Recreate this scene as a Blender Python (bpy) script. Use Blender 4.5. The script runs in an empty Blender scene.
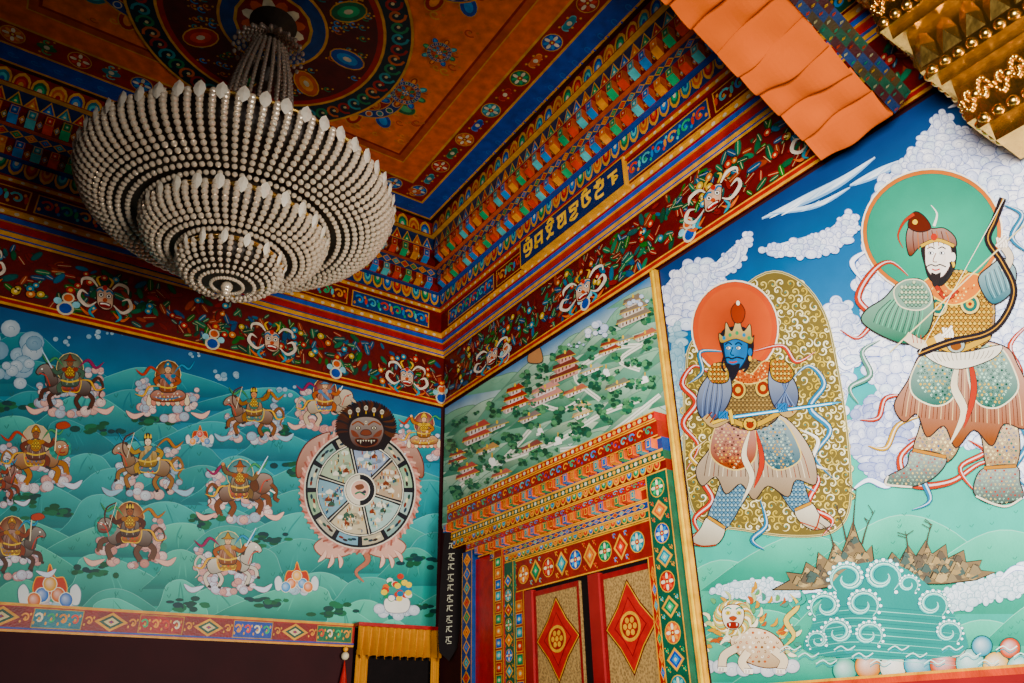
import bpy, math, random
from mathutils import Vector, Matrix, Quaternion
random.seed(7)
sc = bpy.context.scene
# ------------------------------------------------------------------ camera
FPX=765.0; PITCH=math.radians(27.3); YAW=math.radians(35.1); ROLL=math.radians(1.2)
CX,CY=512.0,341.5
F=Vector((math.cos(PITCH)*math.sin(YAW),math.cos(PITCH)*math.cos(YAW),math.sin(PITCH)))
R0=Vector((math.cos(YAW),-math.sin(YAW),0)); U0=R0.cross(F)
U=(math.cos(ROLL)*U0+math.sin(ROLL)*R0).normalized(); R=(math.cos(ROLL)*R0-math.sin(ROLL)*U0).normalized()
def ray(px,py): return R*(px-CX)-U*(py-CY)+F*FPX
_d=ray(441,516); _h=Vector((_d.x,_d.y,0)).normalized()
CAM=Vector((-10*_h.x,-10*_h.y,1.6))
cd=bpy.data.cameras.new('camera'); cam=bpy.data.objects.new('camera',cd); sc.collection.objects.link(cam)
cd.sensor_width=36; cd.lens=FPX*36/1024; cd.clip_start=0.05
M=Matrix((R,U,-F)).transposed().to_4x4(); M.translation=CAM; cam.matrix_world=M
sc.camera=cam
def onL(px,py,off=0):
    d=ray(px,py); t=(-off-CAM.y)/d.y; return CAM+d*t
def onR(px,py,off=0):
    d=ray(px,py); t=(-off-CAM.x)/d.x; return CAM+d*t
def proj(p):
    d=Vector(p)-CAM; w=d.dot(F); return (CX+FPX*d.dot(R)/w, CY-FPX*d.dot(U)/w)
def clipline(p,q,test):
    a=proj(p);b=proj(q);nx,ny=(b[1]-a[1]),-(b[0]-a[0]); l=math.hypot(nx,ny);nx/=l;ny/=l;cc=-(nx*a[0]+ny*a[1])
    if nx*test[0]+ny*test[1]+cc<0: nx,ny,cc=-nx,-ny,-cc
    return (nx,ny,cc)
# ------------------------------------------------------------------ colours / materials
def H(h,k=1.0):
    r=[]
    for i in (0,2,4):
        c=int(h[i:i+2],16)/255
        r.append((c/12.92 if c<=.04045 else ((c+.055)/1.055)**2.4)*k)
    return tuple(r)
def newmat(name):
    m=bpy.data.materials.new(name); m.use_nodes=True
    return m,m.node_tree,m.node_tree.nodes['Principled BSDF']
def paintmat(name,rough=.5,spec=.3,var=.25,scale=5,bump=.15,sat=1.2):
    m,t,b=newmat(name); N=t.nodes; Lk=t.links
    a=N.new('ShaderNodeAttribute'); a.attribute_name='Col'
    tc=N.new('ShaderNodeTexCoord'); n=N.new('ShaderNodeTexNoise'); n.inputs['Scale'].default_value=scale; n.inputs['Detail'].default_value=7
    Lk.new(tc.outputs['Object'],n.inputs['Vector'])
    mr=N.new('ShaderNodeMapRange'); mr.inputs[1].default_value=.3; mr.inputs[2].default_value=.7
    mr.inputs[3].default_value=1-var; mr.inputs[4].default_value=1+var*.4
    Lk.new(n.outputs['Fac'],mr.inputs[0])
    mx=N.new('ShaderNodeVectorMath'); mx.operation='SCALE'
    Lk.new(a.outputs['Color'],mx.inputs[0]); Lk.new(mr.outputs[0],mx.inputs['Scale'])
    hs=N.new('ShaderNodeHueSaturation'); hs.inputs['Saturation'].default_value=sat
    Lk.new(mx.outputs[0],hs.inputs['Color']); Lk.new(hs.outputs[0],b.inputs['Base Color'])
    b.inputs['Roughness'].default_value=rough; b.inputs['Specular IOR Level'].default_value=spec
    bp=N.new('ShaderNodeBump'); bp.inputs['Strength'].default_value=bump; bp.inputs['Distance'].default_value=.01
    n2=N.new('ShaderNodeTexNoise'); n2.inputs['Scale'].default_value=60
    Lk.new(tc.outputs['Object'],n2.inputs['Vector']); Lk.new(n2.outputs['Fac'],bp.inputs['Height']); Lk.new(bp.outputs[0],b.inputs['Normal'])
    return m
def solid(name,col,rough=.5,metal=0,nscale=8,var=.3,bump=.2,vor=False,trans=0,spec=.5,dist=.03):
    m,t,b=newmat(name); N=t.nodes; Lk=t.links
    tc=N.new('ShaderNodeTexCoord')
    if vor:
        n=N.new('ShaderNodeTexVoronoi'); n.inputs['Scale'].default_value=nscale; out=n.outputs['Distance']
    else:
        n=N.new('ShaderNodeTexNoise'); n.inputs['Scale'].default_value=nscale; n.inputs['Detail'].default_value=6; out=n.outputs['Fac']
    Lk.new(tc.outputs['Object'],n.inputs['Vector'])
    rp=N.new('ShaderNodeValToRGB'); rp.color_ramp.elements[0].position=.25; rp.color_ramp.elements[1].position=.7
    rp.color_ramp.elements[0].color=(*[c*(1-var) for c in col],1); rp.color_ramp.elements[1].color=(*[min(1,c*(1+var*.4)) for c in col],1)
    Lk.new(out,rp.inputs[0]); Lk.new(rp.outputs[0],b.inputs['Base Color'])
    b.inputs['Roughness'].default_value=rough; b.inputs['Metallic'].default_value=metal
    b.inputs['Transmission Weight'].default_value=trans
    b.inputs['Specular IOR Level'].default_value=spec
    if bump:
        bp=N.new('ShaderNodeBump'); bp.inputs['Strength'].default_value=bump; bp.inputs['Distance'].default_value=dist
        Lk.new(out,bp.inputs['Height']); Lk.new(bp.outputs[0],b.inputs['Normal'])
    return m
M_MUR=paintmat('mural_paint',.5,.25,.15,3,.08,1.2)
M_ORN=paintmat('lacquer_paint',.42,.3,.35,9,.2,1.25)
M_GOLD=solid('carved_gold',(.80,.46,.09),.25,1,14,.25,.25,False,dist=.02)
M_GOLDP=solid('gilded_door',(.34,.19,.05),.5,.2,45,.4,.5,True,dist=.008)
M_RED=solid('red_lacquer',H('7c0c10'),.4,0,3,.3,.1,spec=.3)
M_DRED=solid('maroon_plaster',H('2a0609'),.7,0,2,.3,.1,spec=.15)
M_DARK=solid('plaque_and_shade_black',H('0c0606'),.8,spec=.1)  # stands in for shade in both doorways; also the plaque's own black
M_ORANGE=solid('orange_silk',(.50,.075,.001),.8,0,3,.12,.05,spec=.03)
M_YEL=solid('yellow_silk',(.50,.19,.002),.8,0,6,.15,.05,spec=.03)
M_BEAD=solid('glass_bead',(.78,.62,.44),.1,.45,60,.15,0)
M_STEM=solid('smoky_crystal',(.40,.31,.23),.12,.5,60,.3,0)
M_CRYS=solid('crystal',(.90,.78,.60),.1,.15,40,.1,0,trans=.15)
M_BRASS=solid('dark_brass',(.03,.018,.010),.5,.4,20,.3,.1)
M_FLOOR=solid('stone_floor',H('4a3a30'),.4,0,4,.3,.1)
M_CEIL=solid('ceiling_red',H('4a100c'),.6,0,4,.3,.1)
WL={}
def reg(o,loc,parent=None):
    WL[o.name]=Vector(loc)
    if parent is not None:
        o.parent=parent; o.location=Vector(loc)-WL[parent.name]
    else: o.location=Vector(loc)
def meta(o,label=None,category=None,kind=None,group=None):
    if label:o['label']=label
    if category:o['category']=category
    if kind:o['kind']=kind
    if group:o['group']=group
    return o
class MB:
    def __init__(s): s.v=[];s.f=[];s.c=[]
    def poly(s,pts,col):
        b=len(s.v); n=len(pts); s.v+=[tuple(p) for p in pts]; s.f.append(tuple(range(b,b+n)))
        if isinstance(col,list): s.c+=col
        else: s.c+=[col]*n
    def box(s,a,b,col,cols=None):
        x0,y0,z0=a;x1,y1,z1=b
        q={'-x':[(x0,y0,z0),(x0,y0,z1),(x0,y1,z1),(x0,y1,z0)],'+x':[(x1,y0,z0),(x1,y1,z0),(x1,y1,z1),(x1,y0,z1)],
           '-y':[(x0,y0,z0),(x1,y0,z0),(x1,y0,z1),(x0,y0,z1)],'+y':[(x0,y1,z0),(x0,y1,z1),(x1,y1,z1),(x1,y1,z0)],
           '-z':[(x0,y0,z0),(x0,y1,z0),(x1,y1,z0),(x1,y0,z0)],'+z':[(x0,y0,z1),(x1,y0,z1),(x1,y1,z1),(x0,y1,z1)]}
        for k,p in q.items(): s.poly(p,(cols or {}).get(k,col))
    def obj(s,name,mat,parent=None,smooth=False,**kw):
        me=bpy.data.meshes.new(name)
        lo=[min(p[i] for p in s.v) for i in range(3)]; hi=[max(p[i] for p in s.v) for i in range(3)]
        c=Vector([(lo[i]+hi[i])/2 for i in range(3)])
        me.from_pydata([(p[0]-c.x,p[1]-c.y,p[2]-c.z) for p in s.v],[],s.f)
        if s.c:
            at=me.color_attributes.new('Col','FLOAT_COLOR','CORNER')
            fl=[]
            for q in s.c: fl+= [q[0],q[1],q[2],1.0]
            at.data.foreach_set('color',fl)
        me.materials.append(mat)
        if smooth:
            for p in me.polygons:p.use_smooth=True
        o=bpy.data.objects.new(name,me); sc.collection.objects.link(o); reg(o,c,parent); meta(o,**kw); return o
def empty(name,loc,parent=None,**kw):
    o=bpy.data.objects.new(name,None); sc.collection.objects.link(o); reg(o,loc,parent); meta(o,**kw); return o
# ------------------------------------------------------------------ painter
def cr(pts,closed=False,n=5):
    out=[];m=len(pts)
    rng=range(m) if closed else range(m-1)
    for i in rng:
        if closed: p0,p1,p2,p3=pts[(i-1)%m],pts[i],pts[(i+1)%m],pts[(i+2)%m]
        else: p0,p1,p2,p3=pts[max(i-1,0)],pts[i],pts[i+1],pts[min(i+2,m-1)]
        for j in range(n):
            t=j/n;t2=t*t;t3=t2*t
            out.append(tuple(.5*((2*p1[k])+(-p0[k]+p2[k])*t+(2*p0[k]-5*p1[k]+4*p2[k]-p3[k])*t2+(-p0[k]+3*p1[k]-3*p2[k]+p3[k])*t3) for k in (0,1)))
    if not closed: out.append(tuple(pts[-1]))
    return out
def lerp(a,b,t): return tuple(a[i]+(b[i]-a[i])*t for i in range(3))
def inside(p,poly):
    x,y=p;r=False;j=len(poly)-1
    for i in range(len(poly)):
        xi,yi=poly[i];xj,yj=poly[j]
        if (yi>y)!=(yj>y) and x<(xj-xi)*(y-yi)/(yj-yi)+xi: r=not r
        j=i
    return r
def C(c): return H(c) if isinstance(c,str) else c
class P2:
    def __init__(s,fn,base=.004,eps=1.2e-5,clip=()):
        s.fn=fn;s.base=base;s.eps=eps;s.clip=clip;s.k=0;s.mb=MB();s.inc=True
    def top(s): return s.base+s.k*s.eps+2e-4
    def poly(s,pts,col,inc=None):
        cols=col if isinstance(col,list) else None
        if s.clip:
            cur=[(p,(cols[i] if cols else None)) for i,p in enumerate(pts)]
            for a,b,c in s.clip:
                out=[];m=len(cur)
                for i in range(m):
                    P,Q=cur[i],cur[(i+1)%m]
                    dp=a*P[0][0]+b*P[0][1]+c; dq=a*Q[0][0]+b*Q[0][1]+c
                    if dp>=0: out.append(P)
                    if dp*dq<0:
                        t=dp/(dp-dq)
                        out.append(((P[0][0]+(Q[0][0]-P[0][0])*t,P[0][1]+(Q[0][1]-P[0][1])*t),lerp(P[1],Q[1],t) if cols else None))
                cur=out
                if len(cur)<3: return
            pts=[c[0] for c in cur]
            if cols: cols=[c[1] for c in cur]
        off=s.base+s.k*s.eps
        s.mb.poly([s.fn(p[0],p[1],off) for p in pts],cols if cols else C(col))
        if (s.inc if inc is None else inc): s.k+=1
    def ell(s,cx,cy,rx,ry,col,rot=0,n=18,a0=0,a1=2*math.pi,inc=None):
        full=a1-a0>6.28; c,d=math.cos(rot),math.sin(rot); pts=[]
        for i in range(n if full else n+1):
            a=a0+(a1-a0)*i/n; x=rx*math.cos(a);y=ry*math.sin(a)
            pts.append((cx+x*c-y*d,cy+x*d+y*c))
        s.poly(pts,col,inc)
    def soft(s,cx,cy,rx,ry,ci,co,n=12,hx=-.25,hy=-.3):
        ci,co=C(ci),C(co);m=(cx+hx*rx,cy+hy*ry)
        for i in range(n):
            a=2*math.pi*i/n;b=2*math.pi*(i+1)/n
            s.poly([m,(cx+rx*math.cos(a),cy+ry*math.sin(a)),(cx+rx*math.cos(b),cy+ry*math.sin(b))],[ci,co,co],False)
        s.k+=1
    def blob(s,pts,col,oc=None,w=.7,n=5,sh=None):
        q=cr(pts,True,n)
        if sh is not None:
            ys=[p[1] for p in q];y0,y1=min(ys),max(ys);c=C(col)
            s.poly(q,[lerp(lerp(c,(1,1,.9),.18),lerp(c,(0,0,0),sh),(p[1]-y0)/(y1-y0+1e-6)) for p in q])
        else: s.poly(q,col)
        if oc: s.ribbon(q+[q[0]],w,oc)
    def ribbon(s,q,w,col,taper=False):
        m=len(q); L=[];Rr=[]
        for i in range(m):
            a=q[max(i-1,0)];b=q[min(i+1,m-1)]
            dx,dy=b[0]-a[0],b[1]-a[1]; l=math.hypot(dx,dy) or 1
            ww=w/2*(1 if not taper else max(.12,math.sin(math.pi*min(1,(i+.3)/(m-.4))) if taper=='both' else 1-i/m*.9))
            L.append((q[i][0]-dy/l*ww,q[i][1]+dx/l*ww));Rr.append((q[i][0]+dy/l*ww,q[i][1]-dx/l*ww))
        for i in range(m-1): s.poly([L[i],L[i+1],Rr[i+1],Rr[i]],col,False)
        if s.inc: s.k+=1
    def line(s,pts,w,col,taper=False,n=5,oc=None,ow=1.1):
        q=cr(pts,False,n) if len(pts)>2 else pts
        if oc: s.ribbon(q,w+ow,oc,taper)
        s.ribbon(q,w,col,taper)
    def grid(s,x0,y0,x1,y1,nx,ny,cf):
        for i in range(nx):
            for j in range(ny):
                q=[(x0+(x1-x0)*(i+a)/nx,y0+(y1-y0)*(j+b)/ny) for a,b in ((0,0),(1,0),(1,1),(0,1))]
                s.poly(q,[cf(*p) for p in q],False)
        s.k+=1
    def fluff(s,x,y,r,fill='f4f5f8',oc='8d9bb5',ry=None,curl=True,ed=None):
        ry=ry or r*.9
        f=C(fill);o=C(oc)
        s.ell(x,y,r,ry,oc,n=14); s.soft(x,y,r-max(.35,r*.05),ry-max(.35,r*.05),f,lerp(f,o,.45 if ed is None else ed))
        if curl:
            sg=1 if (int(x*7+y*3)%2) else -1
            q=[(x+sg*r*.6*math.cos(a)*(1-a/8.5),y+ry*.55*math.sin(a)*(1-a/8.5)) for a in [2.6+.55*i for i in range(9)]]
            s.ribbon(q,max(.4,r*.055),lerp(f,o,.8))
    def cloud(s,x,y,w,h,n=9,fills=('e8ebf2','f4f1f2','d5dcec'),oc='8d9bb5',rs=1):
        for i in range(n):
            a=random.random()*6.28; q=random.random()**.5
            s.fluff(x+math.cos(a)*q*w,y+math.sin(a)*q*h,min(w,h)*(.35+.25*random.random())*rs,random.choice(fills),oc)
    def scales(s,poly,sp,cols,oc,ang=0):
        q=cr(poly,True,4); xs=[p[0] for p in q];ys=[p[1] for p in q]
        y=max(ys);row=0;k=s.k
        while y>min(ys):
            x=min(xs)+sp/2*(row%2)
            while x<max(xs):
                if inside((x,y),q) and inside((x-sp*.4,y),q) and inside((x+sp*.4,y),q):
                    s.k=k+row*2; s.ell(x,y,sp*.5,sp*.55,oc,n=8); s.ell(x,y-sp*.08,sp*.4,sp*.43,cols[row%len(cols)],n=8)
                x+=sp
            y-=sp*.62;row+=1
        s.k=k+row*2+2
    def ornament(s,poly,sp,r,cols):
        q=cr(poly,True,4); xs=[p[0] for p in q];ys=[p[1] for p in q]
        y=min(ys)+sp/2;row=0; s.k+=1; k=s.k
        while y<max(ys):
            x=min(xs)+sp/2*(1+row%2)
            while x<max(xs):
                if inside((x,y),q) and inside((x+r,y),q) and inside((x-r,y),q):
                    c=random.choice(cols); s.k=k; e=r*.8
                    if (row+int(x))%3==0:
                        s.poly([(x-e,y),(x,y-e),(x+e,y),(x,y+e)],c)
                    else:
                        ph=random.random()*6.28
                        s.ribbon([(x+e*math.cos(a+ph)*(1-a/7),y+e*math.sin(a+ph)*(1-a/7)) for a in [.7*i for i in range(8)]],r*.35,c)
                x+=sp
            y+=sp*.8;row+=1
        s.k=k+3
    def folds(s,top,bot,n,w,cols,bow=3):
        for i in range(n):
            t=(i+.5)/n; a=(top[0][0]+(top[1][0]-top[0][0])*t,top[0][1]+(top[1][1]-top[0][1])*t); b=(bot[0][0]+(bot[1][0]-bot[0][0])*t,bot[0][1]+(bot[1][1]-bot[0][1])*t)
            s.line([a,((a[0]+b[0])/2+bow*(t-.5),(a[1]+b[1])/2),b],w,cols[i%len(cols)],n=4)
    def obj(s,name,parent=None,mat=None,**kw): return s.mb.obj(name,mat or M_MUR,parent,**kw)
ZT=5.70; ZF=6.50; ZLB=2.78; ZRB=1.88; ZC=8.25; DC=.68; XW=-9.6; YW=-12.5; YD=-4.19
# ------------------------------------------------------------------ room shell
def shellbox(name,a,b,mat,label,cat):
    m=MB(); m.box(a,b,(.2,.2,.2)); return m.obj(name,mat,label=label,kind='structure')
shellbox('floor',(XW,YW,-.2),(.3,.3,0),M_FLOOR,'dark stone temple hall floor','floor')
shellbox('wall_north',(XW,0,0),(.3,.3,8.6),M_DRED,'maroon plaster wall carrying the riders mural','wall')
shellbox('wall_east',(0,YW,0),(.3,0,8.6),M_DRED,'maroon plaster wall with guardian mural and doorway','wall')
shellbox('wall_west',(XW-.2,YW,0),(XW,.3,8.6),M_DRED,'plain maroon side wall','wall')
shellbox('ceiling',(XW,YW,ZC+.01),(0,0,ZC+.3),M_CEIL,'flat boarded red ceiling above the painted coffer','ceiling')
# =================================================================== NORTH MURAL
def topL(x): return 310+.2144*x
def skyL(x,y):
    t=max(0,min(1,(y-topL(x))/(300-.16*x)))
    a,b,c=H('0d4678'),H('26788a'),H('388f7a')
    return lerp(a,b,t/.3) if t<.3 else lerp(b,c,(t-.3)/.7)
fL=lambda x,y,o:onL(x,y,o)
clN=[clipline((-.04,0,ZT),(-.04,0,ZLB),(100,450)),clipline((0,0,ZT-.01),(-6,0,ZT-.01),(200,500)),clipline((-1,0,ZLB-.1),(-6,0,ZLB-.1),(200,400))]
PL=P2(fL,.003,clip=clN)
PL.grid(-60,270,450,660,26,20,skyL)
PL.k=4
rows=[.10,.18,.27,.36,.46,.56,.66,.76,.86,.96]
for ri,t in enumerate(rows):
    x=-50+random.random()*40
    while x<450:
        y=topL(x)+(300-.16*x)*t+random.uniform(-14,12)
        w=random.uniform(44,84); h=random.uniform(26,46)*(.6+.5*t)
        lt=lerp(H('4a9a9c'),H('68b89c'),min(1,max(0,t+random.uniform(-.3,.2)))); dk=lerp(H('1c5870'),H('24695a'),min(1,t*1.1))
        if random.random()<.4: lt=lerp(lt,dk,.4)
        pk=random.uniform(-.25,.25)*w
        pts=[(x-w,y+h*1.3),(x-w*.62,y+h*.72),(x-w*.3+pk,y+h*.16),(x+pk,y),(x+w*.28+pk,y+h*.16),(x+w*.6,y+h*.66),(x+w,y+h*1.3)]
        q=cr(pts,False,4); cols=[lerp(lt,dk,max(0,min(1,(p[1]-y)/(h*1.2)))) for p in q]
        PL.poly(q,cols)
        PL.ribbon(q,.8,lerp(lt,(1,1,1),.06),'both')
        for _ in range(2):
            sx=random.uniform(-.2,.3)*w
            PL.line([(x+pk,y+2),(x+pk*.6+sx*.5,y+h*.45),(x+pk*.4+sx,y+h*.95)],1.6,lerp(lt,dk,random.choice((.35,.7))),'both',n=4)
        x+=w*random.uniform(.8,1.2)
for _ in range(260):
    x=random.uniform(0,440);y=random.uniform(topL(x)+60,topL(x)+280-.15*x)
    PL.line([(x-2,y-3),(x,y),(x+2,y-4)],.5,'1c6052',n=2)
for bx,by in ((65,512),(190,605),(275,604),(205,520),(275,433),(95,570),(330,610),(20,500),(380,470),(270,540),(420,560),(150,420),(10,405),(110,620),(420,610),(90,430),(300,470)):
    for _ in range(16):
        PL.ell(bx+random.gauss(0,10),by+random.gauss(0,3),random.uniform(3,6),random.uniform(1.6,3.4),random.choice(['103a34','184a30','206040','0e3236']),n=9)
for c in ((5,350,40,22,16),(14,372,28,12,8),(105,334,20,5,7),(230,374,18,6,8),(280,391,20,6,7),(70,340,16,5,4),(200,355,12,4,4),(440,398,8,5,3)):
    PL.cloud(*c,fills=('a9bdc8','c3cdd2','8fabbb'),oc='45708a')
mL=PL.obj('mural_painting',label='teal landscape wall mural with riders on clouds and wheel of life',category='mural')
WLb=PL.top()
SK=['d9b08c','c98f6a','e6cdb0','8a5a44','4d6f9a','b5493a']
def rider(cx,cy,s,f,ac,rc,acc,halo,sk,sd,kind):
    random.seed(sd); P=P2(fL,WLb,clip=clN)
    T=lambda pts:[(cx+f*s*x,cy+s*y) for x,y in pts]
    E=lambda x,y,rx,ry,c,n=12:P.ell(cx+f*s*x,cy+s*y,rx*s,ry*s,c,n=n)
    pal=random.choice([('d9b0a0','e6cabf','c99686'),('c9d0dc','e0dcdc','d6a79a'),('95b7c6','c9d6da','dbbfb2'),('e6b8a8','f0d8cc','a9c0cc')])
    for i in range(34):
        a=random.random()*6.28
        x=math.cos(a)*31*random.random()**.4;y=21+math.sin(a)*11
        P.fluff(cx+f*s*x,cy+s*y,s*random.uniform(3,6),random.choice(pal),'7c5864')
    for i in range(16):
        P.fluff(cx+f*s*(-25+random.uniform(-7,7)),cy+s*random.uniform(-14,14),s*random.uniform(2.5,4.5),random.choice(pal),'766474')
    for i in range(8):
        P.fluff(cx+f*s*(24+random.uniform(-7,7)),cy+s*random.uniform(2,16),s*random.uniform(2.5,4),random.choice(pal),'766474')
    for sx in (-1,1): P.line(T([(sx*24,26),(sx*36,30),(sx*44,24)]),5*s,pal[0],'both',oc='7c5864')
    if halo:
        E(0,-14,14,15.5,'d9c28a'); P.soft(cx,cy-14*s,13.2*s,14.7*s,lerp(H(halo),(1,.8,.5),.25),halo,n=16,hx=0,hy=0)
    if kind=='seated':
        for i in range(9): P.blob(T([(-20+i*5-3,15),(-20+i*5,6),(-20+i*5+3,15),(-20+i*5,19)]),'c98a7a' if i%2 else 'd9c9a8','4a2a24',.5*s,3)
        P.blob(T([(-19,8),(-12,2),(0,5),(12,2),(19,8),(12,14),(-12,14)]),rc,'2e221c',.8*s,sh=.4)
        P.line(T([(-16,9),(0,12),(16,8)]),2*s,acc,'both')
        P.ornament(T([(-16,8),(-8,4),(0,7),(10,4),(16,8),(8,13),(-8,13)]),4*s,1.3*s,['d9b45a','e6dcc8'])
    else:
        P.line(T([(-20,3),(-28,-4),(-33,4),(-29,13),(-33,18)]),(3.4 if kind!='lion' else 2)*s,ac,True,oc='2e221c',ow=.8)
        if kind=='lion': E(-32,14,3.4,4,'3f7a6a')
        for l in ([(-16,10),(-23,17),(-20,26)],[(-11,11),(-6,19),(-10,27)],[(12,9),(21,15),(18,25)],[(16,6),(27,9),(29,17)]):
            lw=3.4 if kind=='horse' else 4.8
            P.line(T(l),lw*s,ac,oc='2e221c'); P.line(T([l[-1],(l[-1][0]+3,l[-1][1]+1)]),2.6*s,'2a2320' if kind=='horse' else ac,n=1)
        P.blob(T([(-21,4),(-11,-4),(5,-2),(17,-6),(22,4),(16,12),(0,10),(-16,14)]),ac,'2e221c',.8*s,sh=.5)
        if kind=='horse':
            P.blob(T([(12,0),(17,-12),(23,-18),(30,-16),(34,-10),(31,-7),(26,-9),(22,5)]),ac,'2e221c',.8*s,sh=.35)
            P.line(T([(15,-5),(18,-14),(23,-20)]),2.6*s,'3a2a22'); P.line(T([(23,-18),(22,-22)]),1.4*s,ac); E(28,-13,1,1,'f8f4e6',6)
        elif kind=='lion':
            for i in range(16):
                a=i/16*6.28; E(23+8*math.cos(a),-6+8*math.sin(a),3,3,['2f7a6a','3f8f80'][i%2],8)
            P.blob(T([(17,-7),(20,-13),(27,-13),(31,-7),(29,0),(21,0)]),ac,'2e221c',.7*s,sh=.2);E(22.5,-8,1.4,1.3,'f8f4e6',7);E(27.5,-8,1.4,1.3,'f8f4e6',7);E(22.5,-8,.6,.6,'140c0a',6);E(27.5,-8,.6,.6,'140c0a',6);P.line(T([(22,-3),(25,-2),(28,-3)]),1.2*s,'8a2018')
        else:
            P.blob(T([(14,0),(15,-10),(22,-15),(31,-12),(33,-3),(28,4),(20,6)]),ac,'2e221c',.8*s,sh=.3)
            P.line(T([(31,-4),(36,2),(35,10),(39,13)]),3*s,ac,oc='2e221c');P.blob(T([(15,-10),(10,-4),(13,4),(19,0)]),lerp(H(ac),(0,0,0),.3),'2e221c',.6*s);P.line(T([(30,2),(35,5)]),1.6*s,'f2ead8',n=1);E(27,-7,1,1,'140c0a',6)
        P.line(T([(20,4),(24,-6),(31,-9)]),.9*s,'c23b2c')
        P.blob(T([(-10,-4),(7,-4),(8,8),(0,10),(-9,9)]),acc,'d9b45a',.9*s,sh=.35)
        P.ornament(T([(-10,-4),(7,-4),(8,8),(-9,9)]),4*s,1.4*s,['c9402e','2f5f8f','e6c25a'])
        P.line(T([(3,-1),(11,4),(9,12)]),4.2*s,rc,oc='2e221c'); P.line(T([(9,11),(14,13)]),2.6*s,'2b2624',n=1)
    P.line(T([(-8,-14),(-18,-22),(-26,-14),(-34,-20)]),2.6*s,['b83c2a','a86a2a','8a3a5a'][sd%3],'both',oc='3a1a14',ow=.8); P.line(T([(6,-15),(14,-24),(22,-20),(28,-28)]),2.2*s,['3c86a8','4a8a5a'][sd%2],'both',oc='12303a',ow=.8)
    P.blob(T([(-8,3),(-9,-7),(-4,-15),(3.5,-15),(8,-7),(8,3),(0,5)]),rc,'2e221c',.8*s,sh=.5)
    P.folds((T([(-5,-12)])[0],T([(5,-12)])[0]),(T([(-8,3)])[0],T([(8,3)])[0]),5,.6*s,[lerp(H(rc),(0,0,0),.5),lerp(H(rc),(1,1,.8),.3)])
    if sd%2: P.blob(T([(-4,-14),(4,-14),(5,-6),(0,-3),(-5,-6)]),acc,'2e221c',.5*s);P.scales(T([(-4,-14),(4,-14),(5,-6),(-5,-6)]),2.6*s,['d9b45a','b58a40'],'3a2a1c')
    else: P.line(T([(-6,-14),(1,-6),(7,-1)]),3.4*s,acc,'both',oc='2e221c',ow=.6)
    P.line(T([(-9,-2),(0,0),(9,-2)]),1.6*s,'d9b45a')
    if sd%4==1: la=[(-5,-13),(-14,-16),(-17,-24)]
    else: la=[(-5,-13),(-13,-9),(-10,-3)]
    P.line(T(la),3.6*s,rc,oc='2e221c'); E(la[-1][0],la[-1][1],1.7,1.7,sk,8)
    ra=[(5,-13),(13,-9),(18,-15)] if kind!='seated' else [(5,-13),(12,-7),(4,-3)]
    P.line(T(ra),3.6*s,rc,oc='2e221c'); E(ra[-1][0],ra[-1][1],1.8,1.8,sk,8)
    for sd_ in (-1,1): E(sd_*5.5,-12.5,2.8,2.2,acc)
    if kind!='seated':
        k=sd%3
        if k==0:
            P.line(T([(20,-30),(18,-4)]),1*s,'e6d9b0'); P.blob(T([(20,-30),(28,-32),(33,-28),(28,-25),(20,-25)]),'a8402c','3a1a14',.5*s)
        elif k==1:
            P.line(T([(13,-28),(22,-23),(24,-12),(20,-4)]),1.3*s,'4a241a'); P.line(T([(13,-28),(20,-4)]),.4*s,'f0e6c8')
        else: P.line(T([(18,-14),(28,-32)]),1.5*s,'bfd8e6',True)
    P.line(T([(-10,-2),(-20,-1),(-26,8),(-35,6)]),2*s,'d9a23f','both',oc='3a2a14',ow=.7)
    E(0,-19.3,3.5,4.3,'2e221c'); E(0,-19.3,3.0,3.8,sk)
    E(-1.1,-19.8,.55,.45,'1a1412',6); E(1.5,-19.8,.55,.45,'1a1412',6); P.line(T([(-1.3,-17.3),(0,-16.9),(1.5,-17.3)]),.5*s,'8a2a20',n=2)
    P.line(T([(.2,-19.4),(.5,-18.4)]),.35*s,'5a3322',n=1)
    if sd%3==0: P.blob(T([(-3.9,-20.8),(-3.6,-24.5),(0,-28.5),(3.6,-24.5),(3.9,-20.8),(0,-22.6)]),acc,'2e221c',.6*s); E(0,-25,1,1,'e8c66a',8)
    elif sd%3==1:
        P.blob(T([(-3.6,-20.6),(-3.2,-24),(0,-25.4),(3.2,-24),(3.6,-20.6),(0,-22.4)]),'1c1614');E(0,-26,2,2,'1c1614');
        for x in (-2.6,0,2.6): P.blob(T([(x-1,-23),(x,-27),(x+1,-23)]),'d9b45a',None,.4,3)
    else: P.blob(T([(-6.5,-21.4),(-3,-23),(0,-28),(3,-23),(6.5,-21.4),(0,-20.8)]),acc,'2e221c',.6*s)
    random.seed(sd*3+1)
    P.obj('painted_rider',mL)
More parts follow.
